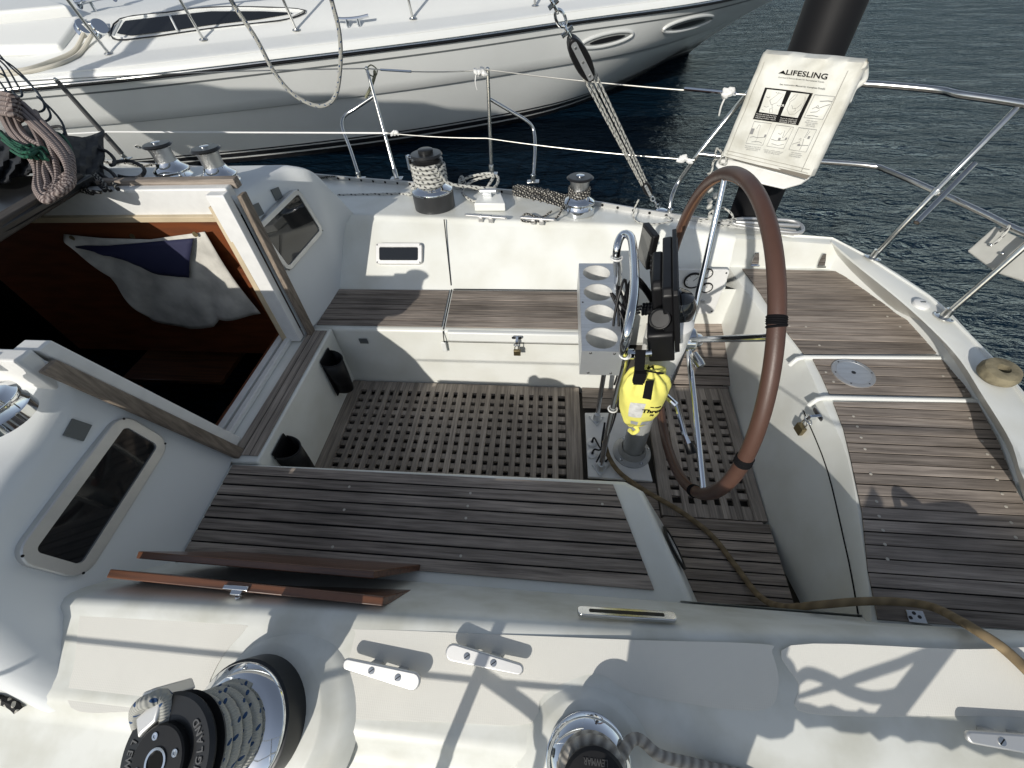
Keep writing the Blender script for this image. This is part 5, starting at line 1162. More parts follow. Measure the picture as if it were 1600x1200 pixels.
btext(mb, ZQ((680, 232), (992, 262), (978, 306), (666, 270)), 'LIFESLING', .018)
q = ZQ((615, 236), (682, 240), (670, 272), (612, 262)); mb.poly([onbag(q, *a_, off=OFF) for a_ in ((0, .9), (.55, 0), (1, 1.0), (.5, .8))])
btext(mb, ZQ((623, 336), (968, 368), (965, 384), (620, 350)), 'See Instruction Manual for Complete Details', .004)
btext(mb, ZQ((612, 284), (960, 318), (958, 332), (608, 296)), 'Overboard Rescue System for Recreational Vessels', 0)
put(mb, 'printed_title', INK, t, smooth=False)
# black double panel with two white windows
qb = ZQ((516, 365), (874, 408), (764, 648), (424, 600))
mb = MB(); patch(mb, qb, OFF - .0004, 8); put(mb, 'printed_panel', INK, t, smooth=False)
mb = MB(); wins = [ZQ((530, 378), (670, 395), (610, 568), (468, 548)), ZQ((708, 402), (846, 416), (760, 592), (634, 574))]
for q in wins: patch(mb, q, OFF + .0003, 4)
put(mb, 'panel_window', CANVAS, t, smooth=False)
mb = MB(); btext(mb, ZQ((634, 488), (662, 491), (658, 508), (630, 505)), 'OR', .02)
for k, s_ in enumerate(('Carefully approach the victim', 'stop the boat and throw the', 'Lifesling within reach')): btext(mb, ZQ((450 - 4 * k, 556 + 14 * k), (602 - 4 * k, 574 + 14 * k), (600 - 4 * k, 586 + 14 * k), (448 - 4 * k, 567 + 14 * k)), s_, 0)
for k, s_ in enumerate(('Throw the Lifesling and', 'circle the victim until', 'contact is made')): btext(mb, ZQ((630 - 4 * k, 588 + 13 * k), (756 - 4 * k, 602 + 13 * k), (752 - 4 * k, 614 + 13 * k), (628 - 4 * k, 598 + 13 * k)), s_, 0)
put(mb, 'panel_lettering', mat('white_ink', (.65, .64, .6), .7), t, smooth=False)
mb = MB(); OB = OFF + .0009
def pic(q, strokes, r_=.0008):
    for s_ in strokes: line(mb, q, s_, r_, OB)
pic(wins[0], [[(.35, .45), (.7, .1), (.95, .15), (.75, .5), (.5, .62), (.35, .45)], [(.55, .6), (.6, .75), (.65, .72)], [(.5, .8), (.65, .78), (.7, .95), (.55, .97), (.5, .8)], [(.1, .3), (.2, .35), (.3, .3)], [(.5, .08), (.6, .12), (.68, .06)], [(.15, .72), (.3, .75), (.4, .70)], [(.8, .6), (.9, .63), (.98, .6)], [(.1, .88), (.25, .9)]])
pic(wins[1], [[(.1, .35), (.25, .1), (.4, .05), (.35, .25), (.15, .4)], [(.2, .4), (.2, .7), (.45, .9), (.75, .85), (.95, .6), (.97, .3), (.85, .12)], [(.35, .5), (.5, .65), (.7, .6), (.85, .4)], [(.6, .6), (.7, .7), (.62, .75)]])
frames = [ZQ((888, 418), (1040, 432), (950, 602), (808, 588)), ZQ((436, 618), (564, 634), (500, 796), (374, 780)), ZQ((600, 644), (730, 662), (658, 820), (530, 802)), ZQ((768, 664), (906, 678), (828, 844), (698, 826))]
for q in frames: line(mb, q, [(0, 0), (1, 0), (1, 1), (0, 1), (0, 0)], .0008, OB)
pic(frames[0], [[(.4, .25), (.8, .2), (1, .22)], [(.2, .6), (.35, .5), (.5, .55), (.8, .4), (.95, .35)], [(.2, .75), (.5, .7), (.6, .6)], [(.1, .9), (.4, .88), (.7, .9)], [(.35, .5), (.4, .42), (.48, .5)]])
pic(frames[1], [[(.3, .3), (.35, .1), (.45, .15), (.5, .5), (.55, .7), (.5, .9)], [(.1, .7), (.3, .65), (.55, .68), (.95, .62)], [(.3, .9), (.7, .85), (.9, .9)]])
pic(frames[2], [[(.3, .35), (.45, .4), (.5, .3)], [(.7, .55), (.85, .05)], [(.65, .55), (.6, .2)], [(.05, .65), (.4, .7), (.9, .6)], [(.2, .85), (.6, .9), (.9, .8)]])
pic(frames[3], [[(.55, .4), (.6, .05)], [(.6, .4), (.7, .1)], [(.05, .75), (.4, .6), (.5, .75), (.95, .7)], [(.55, .45), (.6, .7), (.6, .95)], [(.3, .5), (.4, .45), (.42, .55)]])
for q, bl in ((frames[1], [(.02, .3, .2, .55), (.88, .5, .98, .62)]), (frames[2], [(.45, .55, .58, .66), (.82, .5, .92, .6)]), (frames[3], [(.72, .3, .84, .42), (.35, .7, .5, .78)])):
    for x0_, y0_, x1_, y1_ in bl: mb.poly([onbag(q, x0_, y0_, OB), onbag(q, x1_, y0_, OB), onbag(q, x1_, y1_, OB), onbag(q, x0_, y1_, OB)])
for q, tx in ((ZQ((822, 604), (918, 616), (906, 664), (804, 652)), 'STOP THE BOAT\nthen slowly approach\nthrough water\nunder steerage'), (ZQ((366, 794), (492, 810), (470, 846), (362, 830)), 'Pull victim to boat, shout\nusing halyard or steadying\nget line of the block'), (ZQ((508, 822), (658, 842), (640, 872), (500, 850)), 'If tackle is weak, quickly get\nattach rescuer to halyard\nsling into lifting harness'), (ZQ((712, 840), (804, 852), (792, 890), (690, 876)), 'Raise victim aboard\nor secure at stern ladder\nand to mooring block')):
    btext(mb, q, tx, 0)
put(mb, 'printed_drawing', GREYINK, t, smooth=False)
# knot of cloth at upper right and cord at lower left
mb = MB(); c_ = A(1340, 118, z=1.36); 
mb.tube(cr([bq(1.0, .02, 0), A(1352, 105, z=1.40), A(1350, 125, z=1.36), A(1335, 138, z=1.33), A(1325, 160, z=1.28)], 6), [.016] * 5 * 5 + [.012] * 0 if False else .013, 10); mb.lathe([(.01, -.03), (.028, -.01), (.03, .012), (.012, .032)], c_, (.3, .2, 1), 14); put(mb, 'tie_knot', CANVAS, t)
mb = MB(); mb.tube(cr([A(1118, 243, z=1.04), A(1120, 232, z=1.06), A(1128, 240, z=1.05), A(1124, 254, z=1.0), A(1135, 255, z=1.01), A(1133, 234, z=1.06), A(1150, 246, z=1.02), A(1118, 249, z=1.0), A(1112, 268, z=.95), A(1106, 272, z=.93)], 6), .006, 8)
for k in range(9):
    c_ = A(1112 + 6 * math.sin(k * 2), 272 + 8.5 * k, z=.93 - .018 * k); mb.lathe([(.006, -.012), (.018, -.002), (.016, .008), (.006, .014)], c_, (math.sin(k * 1.7), math.cos(k * 2.3), .6), 10)
mb.tube(cr([A(1112, 330, z=.80), A(1130, 325, z=.80), A(1145, 338, z=.77), A(1138, 352, z=.75), A(1120, 350, z=.75), A(1108, 338, z=.77)], 6, True), .006, 8, True)
mb.tube(cr([A(1090, 345, z=.76), A(1110, 342, z=.77), A(1125, 345, z=.77), A(1150, 342, z=.76)], 6), .006, 8)
tag(put(mb, 'braided_lashing', R_WHITE, None), 'knotted white cord chained down from the lower stern rail behind the wheel', 'rope')
# ================================================================ TACKLE
t = thing('rope_tackle', 'four-part rope tackle with black blocks running up from the far deck edge', 'tackle')
TB = [A(905, 92, y=2.05), A(1010, 300, y=2.42)]
ub, lbk = A(908, 92, y=2.10), A(1012, 297, y=2.44); ax_ = (lbk - ub).normalized(); sd = ax_.cross(CAM - ub).normalized(); fr_ = sd.cross(ax_).normalized()
def blk(c_, L, wd, mat1):
    mb = MB(); pts = [c_ + ax_ * (L * .5 * math.cos(a)) + sd * (wd * .5 * math.sin(a)) for a in [2 * math.pi * k / 20 for k in range(20)]]
    mb.prism([p - fr_ * .022 for p in pts], fr_ * .044); o = put(mb, 'block', BLACK, t, bevel=.006)
    mb = MB(); mb.prism([c_ + fr_ * .023 + ax_ * x + sd * y for x, y in rbox_pts(L * .86, wd * .34, wd * .12)], fr_ * .003); put(mb, 'cheek_strap', ALU, o)
    mb = MB(); [mb.lathe([(.005, 0), (.005, .002)], c_ + fr_ * .026 + ax_ * L * k, fr_, 12) for k in (-.33, 0, .33)]; put(mb, 'rivet', STEEL, o)
blk(ub, .20, .068, None); blk(lbk - ax_ * .02, .12, .045, None)
mb = MB()
for i, (o1_, o2_) in enumerate(((-.024, -.014), (-.008, -.004), (.010, .010), (.024, .016))):
    mb.tube([ub + ax_ * .06 + sd * o1_ + fr_ * (.01 if i % 2 else -.012), lbk - ax_ * .04 + sd * o2_ + fr_ * (-.01 if i in (0, 3) else .01)], .0052, 8)
put(mb, 'rope', R_WHITE, t)
mb = MB()
c_ = ub - ax_ * .12
for k in range(3):
    cc = c_ - ax_ * .055 * k; s3 = sd if k % 2 else fr_
    mb.tube(cr([cc + ax_ * .032 * math.cos(a) + s3 * .016 * math.sin(a) for a in [j * math.pi / 4 for j in range(8)]], 4, True), .0055, 8, True)
mb.tube([c_ + sd * .024, c_ - sd * .024], .008, 10); mb.tube([c_ - ax_ * .11 + sd * .02, c_ - ax_ * .11 - sd * .02], .008, 10); mb.tube([c_ - ax_ * .14, c_ - ax_ * .6 + Vector((0, 0, .3))], .006, 8)
put(mb, 'shackle', CHROME, t)
mb = MB(); e_ = A(1030, 325, z=.75); cc0 = lbk + ax_ * .045
for k in range(4):
    cc = cc0.lerp(e_, k / 3.5); s3 = sd if k % 2 else fr_; mb.tube(cr([cc + ax_ * .02 * math.cos(a) + s3 * .011 * math.sin(a) for a in [j * math.pi / 4 for j in range(8)]], 4, True), .0045, 8, True)
mb.lathe([(.035, 0), (.035, .006), (.02, .012)], A(1034, 330, z=.722), (0, 0, 1), 24); put(mb, 'chain', CHROME, t)
mb = MB(); mb.tube(cr([A(998, 312, z=.85), A(992, 325, z=.80), A(990, 340, z=.76), A(1000, 348, z=.755), A(1025, 350, z=.755), A(1050, 345, z=.755), A(1040, 338, z=.76)], 6), .0052, 8); put(mb, 'rope_tail', R_WHITE, t)
# white loop of rope hanging from above
yL = 2.35
mb = MB(); mb.tube(cr([A(325, -70, y=yL), A(362, 2, y=yL), A(400, 60, y=yL - .02), A(430, 115, y=yL - .03), A(462, 150, y=yL - .03), A(500, 166, y=yL - .02), A(524, 150, y=yL), A(532, 100, y=yL), A(530, 50, y=yL), A(518, 0, y=yL), A(505, -60, y=yL)], 8), .0095, 10)
tag(put(mb, 'hanging_rope_loop', R_BLUE, None), 'loop of white blue-flecked rope hanging down in front of the motor yacht', 'rope')
# ================================================================ ROPES AT TOP LEFT
def rope(name, label, mt, pts, r_, n_=8, extra=()):
    mb = MB(); mb.tube(cr(pts, n_), r_, 10)
    for e in extra: mb.tube(cr(e, n_), r_, 10)
    return tag(put(mb, name, mt, None), label, 'rope')
def Z(x, y): return (x / 4.286, 60 + y / 4.286)
loops = []
for k in range(7):
    s = k * 9
    L_ = [A(*Z(-30 + 20 * k, 430 + 6 * k), z=1.42), A(*Z(60 + 18 * k, 620 + 5 * k), z=1.40), A(*Z(200 + 20 * k, 800 - 5 * k), z=1.36), A(*Z(245 + 12 * k, 900), z=1.33), A(*Z(240 + 16 * k, 1010 - 4 * k), z=1.31), A(*Z(300 + 6 * k, 1090 - 9 * k), z=1.30), A(*Z(380 + 6 * k, 1050 - 14 * k), z=1.31), A(*Z(460 + 5 * k, 960 - 12 * k), z=1.335), A(*Z(430 + 8 * k, 820 - 8 * k), z=1.37), A(*Z(300 + 6 * k, 660 - 8 * k), z=1.41), A(*Z(120 + 8 * k, 500 - 8 * k), z=1.44)]
    if k in (2, 5): L_ = [A(*Z(80 + 30 * k, 480), z=1.43), A(*Z(190 + 22 * k, 640), z=1.41), A(*Z(250 + 22 * k, 800), z=1.37), A(*Z(340 + 8 * k, 930), z=1.33), A(*Z(320 + 6 * k, 1030), z=1.32), A(*Z(420, 1000), z=1.33), A(*Z(470, 900), z=1.35), A(*Z(330, 640), z=1.42)]
    loops.append([p + Vector((0, 0, .012 * math.sin(k * 2.4))) for p in L_])
mb = MB(); [mb.tube(cr(l_, 8), .0115, 10) for l_ in loops]
for k in range(5):
    mb.tube(cr([A(*Z(-60, 360 + 34 * k), z=1.44), A(*Z(40, 375 + 32 * k), z=1.485), A(*Z(110, 400 + 30 * k), z=1.47), A(*Z(140, 440 + 26 * k), z=1.43), A(*Z(90, 470 + 24 * k), z=1.40)], 6), .0125, 10)
tag(put(mb, 'rope_coil', R_PINK, None), 'hanked coil of faded pinkish-brown rope hanging over the open cabin hatch', 'rope')
gl = []
random.seed(11)
for k in range(11):
    gl.append([A(*Z(-30 + 12 * k, 600 + 14 * k + random.uniform(-25, 25)), z=1.385), A(*Z(60 + 12 * k, 680 + 10 * k + random.uniform(-25, 25)), z=1.40), A(*Z(120 + 16 * k, 740 + random.uniform(-25, 25)), z=1.39), A(*Z(190 + 14 * k, 810 + random.uniform(-40, 20)), z=1.375)])
for k in range(7): gl.append([A(*Z(250 + 10 * k, 570 + 8 * k), z=1.385), A(*Z(330 + 12 * k, 650 + random.uniform(-10, 20)), z=1.395), A(*Z(400 + 10 * k, 700 + random.uniform(-10, 20)), z=1.385), A(*Z(440 + 8 * k, 760 + 6 * k), z=1.36)])
mb = MB(); [mb.tube(cr(l_, 6), .007, 8) for l_ in gl]; tag(put(mb, 'rope_bundle', R_GREEN, None), 'tangled bundle of green rope under the pinkish-brown coil', 'rope')
nl = [[(-20, 90), (60, 180), (160, 270), (250, 360), (295, 440), (290, 480), (240, 492), (170, 460), (110, 390), (60, 300), (10, 200), (-30, 160)],
      [(-20, 120), (90, 190), (200, 300), (290, 420), (335, 500), (330, 540), (290, 556), (230, 540), (160, 500), (90, 400), (30, 330)],
      [(-20, 230), (40, 260), (90, 360), (130, 390), (148, 370), (110, 300), (50, 200), (-20, 130)],
      [(250, 390), (330, 460), (400, 540), (430, 600), (428, 640), (380, 660), (330, 655)], [(-20, 270), (20, 320), (60, 400), (80, 440)]]
mb = MB(); [mb.tube(cr([A(*Z(x, y), z=1.50 - .0003 * y) for x, y in l_], 8), .0058, 8) for l_ in nl]; tag(put(mb, 'dark_line', R_NAVY, None), 'thin dark blue line hanging in open loops at the left edge above the coil', 'rope')
bl_ = [[(440, 660), (540, 670), (640, 700), (668, 722), (640, 740), (520, 728), (440, 700)], [(600, 740), (700, 750), (760, 800), (765, 840), (740, 850)], [(440, 700), (560, 770), (660, 840), (750, 900), (790, 960)], [(760, 830), (860, 820), (940, 850), (968, 890), (930, 930), (850, 932), (790, 920)], [(470, 800), (600, 870), (720, 940), (780, 1000)], [(500, 900), (620, 960), (700, 1010)], [(330, 600), (400, 590), (440, 640), (420, 690), (350, 690)]]
mb = MB(); [mb.tube(cr([A(*Z(x, y), z=1.22 + .015 * math.sin(x * .02)) for x, y in l_], 8), .0085, 8) for l_ in bl_]; tag(put(mb, 'black_line', rope_mat('rope_black', (.015, .016, .018), (.04, .04, .042), 80, 2, fleck=False), None), 'black ropes strewn over the far cabin roof beside the halyard winches', 'rope')
sl_ = [[(480, 800), (560, 850), (660, 930), (720, 1000), (740, 1020)], [(500, 870), (580, 900), (640, 930), (700, 990), (700, 1020)], [(430, 880), (520, 960), (600, 1020), (680, 1030)], [(540, 970), (640, 950), (740, 960), (790, 1010)], [(500, 1010), (620, 1040)]]
mb = MB(); [mb.tube(cr([A(*Z(x, y), z=1.235 + .012 * math.sin(x * .03 + k)) for x, y in l_], 8), .0085, 8) for k, l_ in enumerate(sl_)]; tag(put(mb, 'flecked_line', R_BLACK, None), 'black and white flecked ropes heaped at the forward edge of the far hatch rail', 'rope')
# dark folded sail cover under the ropes
mb = MB(); rows_ = []
for j in range(13):
    row = []
    for i in range(25):
        p = A(-60 + 222 * i / 24, 205 + 76 * j / 12 + 10 * math.sin(i * .4), z=1.315 - .09 * max(0, i - 14) / 10 + .04 * math.sin(math.pi * j / 12) * math.sin(math.pi * i / 24) + .012 * math.sin(i * 1.9 + j))
        row.append(p)
    rows_.append(row)
mb.grid(rows_); tag(put(mb, 'dark_cover', mat('dark_canvas', (.016, .018, .022), .85, bump=(20, .5, .005), var=.4, vscale=9), None, solid=.01), 'dark canvas cover spread over the cabin roof under the ropes', 'cover')
# ================================================================ PILING
t = thing('piling', 'tall black-sleeved dock piling standing in the water behind the rescue bag', 'piling')
dd = R @ Vector((1278 - 800, 600 - 79, -F)); pcn = CAM + dd / 648 * 2.72
mb = MB(); mb.lathe([(.172, WL - 1.0), (.172, 3.2), (.16, 3.22)], (pcn.x, pcn.y + .02, 0), (0, 0, 1), 48); put(mb, 'sleeve', PILE, t)
mb = MB(); mb.lathe([(.155, 3.21), (.05, 3.4), (.01, 3.42)], (pcn.x, pcn.y + .02, 0), (0, 0, 1), 32); put(mb, 'cap', PILE, t)
# ================================================================ BOOM OVERHEAD (out of frame, added and sized to shade the yacht)
mb = MB(); mb.tube([(-7.3, YC, 2.46), (-.1, YC, 2.40)], .085, 20); put(mb, 'boom', ALU, boat)
mb = MB(); mb.tube([(-7.5, YC, 1.2), (-7.6, YC, 14)], .12, 20); put(mb, 'mast', ALU, boat)
mb = MB(); rows_ = []
for j in range(17):
    a = math.pi * 2 * j / 16; rows_.append([Vector((-7.4 + 7.1 * i / 30, YC + math.sin(a) * .14, 2.76 + math.cos(a) * (.34 - .10 * i / 30) + .02 * math.sin(i * 2.1))) for i in range(31)])
mb.grid(rows_); put(mb, 'sail_cover', mat('canvas_cover', (.25, .25, .24), .9), boat)
# ================================================================ PORT RAIL (out of frame, guessed pieces set for their shadows on the near deck)
def back(px, py, y, off=0):
    p = AP(px, py); t_ = (p.y - y) / SUN.y; return p - SUN * t_
yp = -.52
pp = back(692, 1190, yp); top_ = Vector((pp.x, yp, 1.34)); bs_ = Vector((pp.x, yp, .47))
t = thing('stanchion', 'braced stanchion of the near rail', 'stanchion', 'stanchions of the near rail')
mb = MB(); mb.tube([bs_, top_], .015, 14); put(mb, 'post', STEEL, t)
q1 = back(758, 1050, yp); mb = MB(); mb.tube(cr([Vector((pp.x, yp, q1.z)), back(832, 1108, yp), back(845, 1135, yp), back(842, 1200, yp), Vector((back(842, 1200, yp).x, yp, .47))], 6), .013, 12); put(mb, 'brace', STEEL, t)
for x_ in (-2.6,):
    t = thing('stanchion', 'plain stanchion of the near rail', 'stanchion', 'stanchions of the near rail'); mb = MB(); mb.tube([(x_, yp + .06, .47), (x_, yp + .04, 1.34)], .015, 12); put(mb, 'post', STEEL, t); mb = MB(); mb.lathe([(.02, 0), (.018, .05)], (x_, yp + .06, .47), (0, 0, 1), 16); put(mb, 'base', STEEL, t)
for z_, r_ in ((1.34, .0045), (1.035, .006)):
    mb = MB(); mb.tube([(-4.5, yp, z_), (pp.x, yp, z_), (1.2, yp + .02, z_)], r_, 8); tag(put(mb, 'near_lifeline', WIRE, None), 'upper guard wire of the near rail' if z_ > 1.2 else 'lower guard wire of the near rail', 'lifeline')
t = thing('shade_bag', 'unseen canvas bag added on the near rail to shade the deck', 'bag')  # guessed bag, shaped to cast the block shadow on the near deck
k0, k1, k2, k3 = back(982, 986, yp), back(1222, 992, yp), back(1130, 1195, yp), back(972, 1195, yp)
mb = MB(); mb.prism([k3 - Vector((0, 0, .1)), k2 - Vector((0, 0, .1)), k1, k1 + Vector((0, 0, .16)), k0 + Vector((0, 0, .16)), k0], (0, -.07, 0)); put(mb, 'body', CANVAS, t, bevel=.02)
mb = MB(); mb.box((k0 + k1) / 2 + Vector((0, -.035, .17)), ((k1 - k0).length * .8, .03, .05)); put(mb, 'flap', CANVAS, t, bevel=.01)
mb = MB(); rp = cr([back(1100, 1095, yp), back(1200, 1104, yp), back(1330, 1126, yp), back(1450, 1142, yp), back(1600, 1168, yp), back(1800, 1200, yp)], 8)
mb.tube([p + Vector((0, 0, .004 * math.sin(i * 1.9))) for i, p in enumerate(rp)], [.017 + .003 * math.sin(i * 2.7) for i in range(len(rp))], 10); tag(put(mb, 'near_dock_line', R_LAID, None), 'thick laid dock line led along the near rail', 'rope')
mb = MB(); mb.tube(cr([back(1245, 1060, yp), back(1262, 1050, yp), back(1290, 1058, yp), back(1330, 1078, yp), back(1370, 1088, yp), back(1420, 1078, yp)], 6), .011, 8); mb.tube([back(1100, 1130, yp), back(1262, 1082, yp), back(1345, 1055, yp), back(1405, 1035, yp), back(1480, 1000, yp)], [.005, .005, .010, .010, .005], 8)
tag(put(mb, 'near_rail_rope', R_WHITE, None), 'sagging rope tied on the near rail', 'rope')
mb = MB(); mb.tube([back(1378, 1130, yp), back(1486, 990, yp)], .022, 10); mb.tube([back(1205, 1130, yp), back(1212, 1060, yp), back(1222, 1030, yp)], [.05, .055, .03], 10); tag(put(mb, 'near_rail_tube', STEEL, None), 'bent tube and fitting of the near stern rail', 'stern rail')
# ================================================================ MOTOR YACHT
t = thing('motor_yacht', 'large cream motor yacht moored alongside behind the far rail', 'motor yacht')
G = [Vector((-10.5, 4.45, .86)), A(-120, 160, z=.87), A(0, 141, z=.88), A(200, 122, z=.89), A(450, 93, z=.90), A(700, 62, z=.91), A(900, 33, z=.92), A(1100, 5, z=.93), Vector((3.55, 9.85, .95)), Vector((4.7, 11.0, .98)), Vector((5.4, 12.3, 1.0))]
wlp = [Vector((-10.5, 5.6, WL)), Vector((-8.5, 5.85, WL)), A(250, 264, z=WL), A(400, 252, z=WL), A(560, 234, z=WL), A(700, 213, z=WL), A(820, 190, z=WL), A(900, 166, z=WL), A(985, 128, z=WL), A(1040, 98, z=WL), Vector((2.9, 12.2, WL))]
NS = 70; G_ = resample(cr(G, 6), NS); Wl = resample(cr(wlp, 6), NS)
dn = Vector((-.30, .954, 0))
def hrow(k, inset_=0):
    out = []
    for i, (w_, g_) in enumerate(zip(Wl, G_)):
        kk = k ** (1.0 + .5 * max(0, i / NS - .55)); p = w_.lerp(g_, kk); p.z = w_.z + (g_.z - w_.z) * k
        bul = math.sin(math.pi * k) * .10 * (1 - max(0, i / NS - .5)); out.append(p - dn * (bul - inset_))
    return out
KN = .60
mb = MB(); rows_ = [[p + dn * .5 + Vector((0, 0, -.6)) for p in Wl]]
for k in (0, .05, .1, .16, .25, .35, .45, .55, KN - .004): rows_.append(hrow(k, .045))
rows_.append(hrow(KN, .018)); rows_.append(hrow(KN + .01, .0))
for k in (.7, .8, .9, .97, 1.0): rows_.append(hrow(k, 0))
mb.grid(rows_); mb.bm.normal_update(); hb = BVHTree.FromBMesh(mb.bm); put(mb, 'hull', YHULL, t, angle=50)
def hit(bv, px, py):
    d = (R @ Vector((px - 800, 600 - py, -F))).normalized(); p, nn, i, dd_ = bv.ray_cast(CAM, d)
    if p is None: return None, None
    if nn.dot(d) > 0: nn = -nn
    return p, nn
for k0_, k1_, nm in ((-.02, .055, 'boot_band'), (.075, .125, 'boot_band'), (.142, .158, 'pinstripe')):
    mb = MB(); mb.grid([[p - dn * .006 for p in hrow(max(k0_, .0), .045)], [p - dn * .006 for p in hrow((k0_ + k1_) / 2 if k0_ > 0 else .03, .045)], [p - dn * .006 for p in hrow(k1_, .045)]]); put(mb, nm, BLACKP, t)
mb = MB(); mb.grid([[p - dn * .004 for p in hrow(.90)], [p - dn * .004 for p in hrow(.915)]]); put(mb, 'pinstripe', GREYSQ, t)
mb = MB(); mb.tube([p - dn * .012 + Vector((0, 0, -.012)) for p in G_], .024, 10); rr_ = put(mb, 'rub_rail', BLACKP, t)
mb = MB(); mb.tube([p - dn * .036 + Vector((0, 0, .004)) for p in G_], .012, 8); put(mb, 'metal_strip', STEEL, rr_)
mb = MB()
def dro(inn, up): return [p + dn * inn * (1 - .35 * (i / NS)) + Vector((0, 0, up)) for i, p in enumerate(G_)]
mb.grid([dro(0, .02), dro(.01, .07), dro(.05, .10), dro(.16, .125), dro(.62, .155), dro(.68, .17), dro(.78, .22), dro(1.30, .44), dro(1.45, .475), dro(2.6, .56), dro(4.2, .58)])
mb.bm.normal_update(); db = BVHTree.FromBMesh(mb.bm); put(mb, 'deck', YDECK, t, angle=40)
mb = MB(); mb.tube([p + Vector((0, 0, .0)) for p in dro(.055, .104)][:], .010, 6); put(mb, 'deck_bead', YDECK, t)
# cabin window
def decal(mb, pxs, bv, off, th=.004, n_=3):
    P = [];
    for i in range(len(pxs)):
        a_, c_ = pxs[i], pxs[(i + 1) % len(pxs)]
        for k in range(n_): h_, nn = hit(bv, a_[0] + (c_[0] - a_[0]) * k / n_, a_[1] + (c_[1] - a_[1]) * k / n_); P.append((h_, nn))
    P = [(p, nn) for p, nn in P if p is not None]; na = sum((nn for p, nn in P), Vector()).normalized()
    mb.prism([p + na * off for p, nn in P], na * th); return na
wo_ = [(176, 58), (190, 31), (262, 21), (330, 13), (420, 13), (478, 18), (452, 31), (400, 38), (330, 46), (205, 63)]
wi_ = [(184, 53), (196, 34), (265, 26), (330, 19), (410, 19), (456, 22), (400, 31), (330, 39), (205, 56)]
mb = MB(); mb.tube([hit(db, *q)[0] + Vector((0, 0, .004)) for q in wo_], .016, 6, True); wf = put(mb, 'window', YDECK, t)
def conform(mb, top, bot, bv, off, nu=28, nv=6):
    T_ = resample([Vector((*p, 0)) for p in top], nu); B_ = resample([Vector((*p, 0)) for p in bot], nu); rows_ = []
    for j in range(nv + 1):
        row = []
        for a_, c_ in zip(T_, B_):
            p_ = a_.lerp(c_, j / nv); h_, nn = hit(bv, p_.x, p_.y); row.append(h_ + nn * off if h_ is not None else row[-1])
        rows_.append(row)
    mb.grid(rows_)
mb = MB(); conform(mb, [(184, 53), (196, 34), (265, 26), (330, 19), (410, 19), (456, 21)], [(185, 54), (205, 57), (262, 50), (330, 40), (400, 32), (457, 22.5)], db, .012, 60, 12); put(mb, 'glass', GLASSD, wf, smooth=True)
mb = MB(); h1_, _n = hit(db, 267, 26); h2_, _n = hit(db, 279, 50); mb.tube([h1_ + Vector((0, -.01, .014)), h2_ + Vector((0, -.01, .014))], .014, 6); put(mb, 'mullion', YDECK, wf)
mb = MB(); mb.tube([p + Vector((0, -.01, .012)) for p in cr([hit(db, *q)[0] for q in wo_], 3, True)], .009, 6, True); put(mb, 'frame_bead', BLACKP, wf)
# hull ports
for pl_, pr_, cc_, hh_ in (((908, 70), (988, 51), (948, 61), 9), ((1036, 46), (1114, 25), (1075, 36), 8)):
    L1, n1_ = hit(hb, *pl_); R1, _ = hit(hb, *pr_); C1, n2_ = hit(hb, *cc_)
    if L1 is None or R1 is None: continue
    u_ = (R1 - L1); nn = n2_; v_ = nn.cross(u_).normalized(); el = [(math.cos(a), math.sin(a)) for a in [2 * math.pi * k / 32 for k in range(32)]]
    du_ = ((pr_[0] - pl_[0]) / 2, (pr_[1] - pl_[1]) / 2); mp2 = lambda c, s_: (cc_[0] + du_[0] * c + 1.0 * s_, cc_[1] + du_[1] * c + hh_ * s_)
    mb = MB(); mb.tube([(lambda h_: h_[0] + h_[1] * .01)(hit(hb, *mp2(c, s_))) for c, s_ in el], .024, 10, True); pf = put(mb, 'porthole', YHULL, t)
    up_ = [mp2(c, -math.sqrt(1 - c * c)) for c in [-.98 + .14 * k for k in range(15)]]; lo_ = [mp2(c, math.sqrt(1 - c * c)) for c in [-.98 + .14 * k for k in range(15)]]
    mb = MB(); conform(mb, up_, lo_, hb, .012, 40, 8); put(mb, 'surround', mat('port_recess', (.28, .29, .28), .4), pf)
    up_ = [mp2(c * .7, -.40 * math.sqrt(1 - c * c)) for c in [-.98 + .14 * k for k in range(15)]]; lo_ = [mp2(c * .7, .40 * math.sqrt(1 - c * c)) for c in [-.98 + .14 * k for k in range(15)]]
    mb = MB(); conform(mb, up_, lo_, hb, .022, 40, 8); put(mb, 'slot', BLACKP, pf)
mb = MB()
for px in ((215, 229), (233, 228)):
    p, nn = hit(hb, *px)
    if p is not None: mb.lathe([(.03, -.005), (.03, .008), (.018, .008), (.015, .0)], p, nn, 16)
put(mb, 'drain_outlet', STEEL, t)
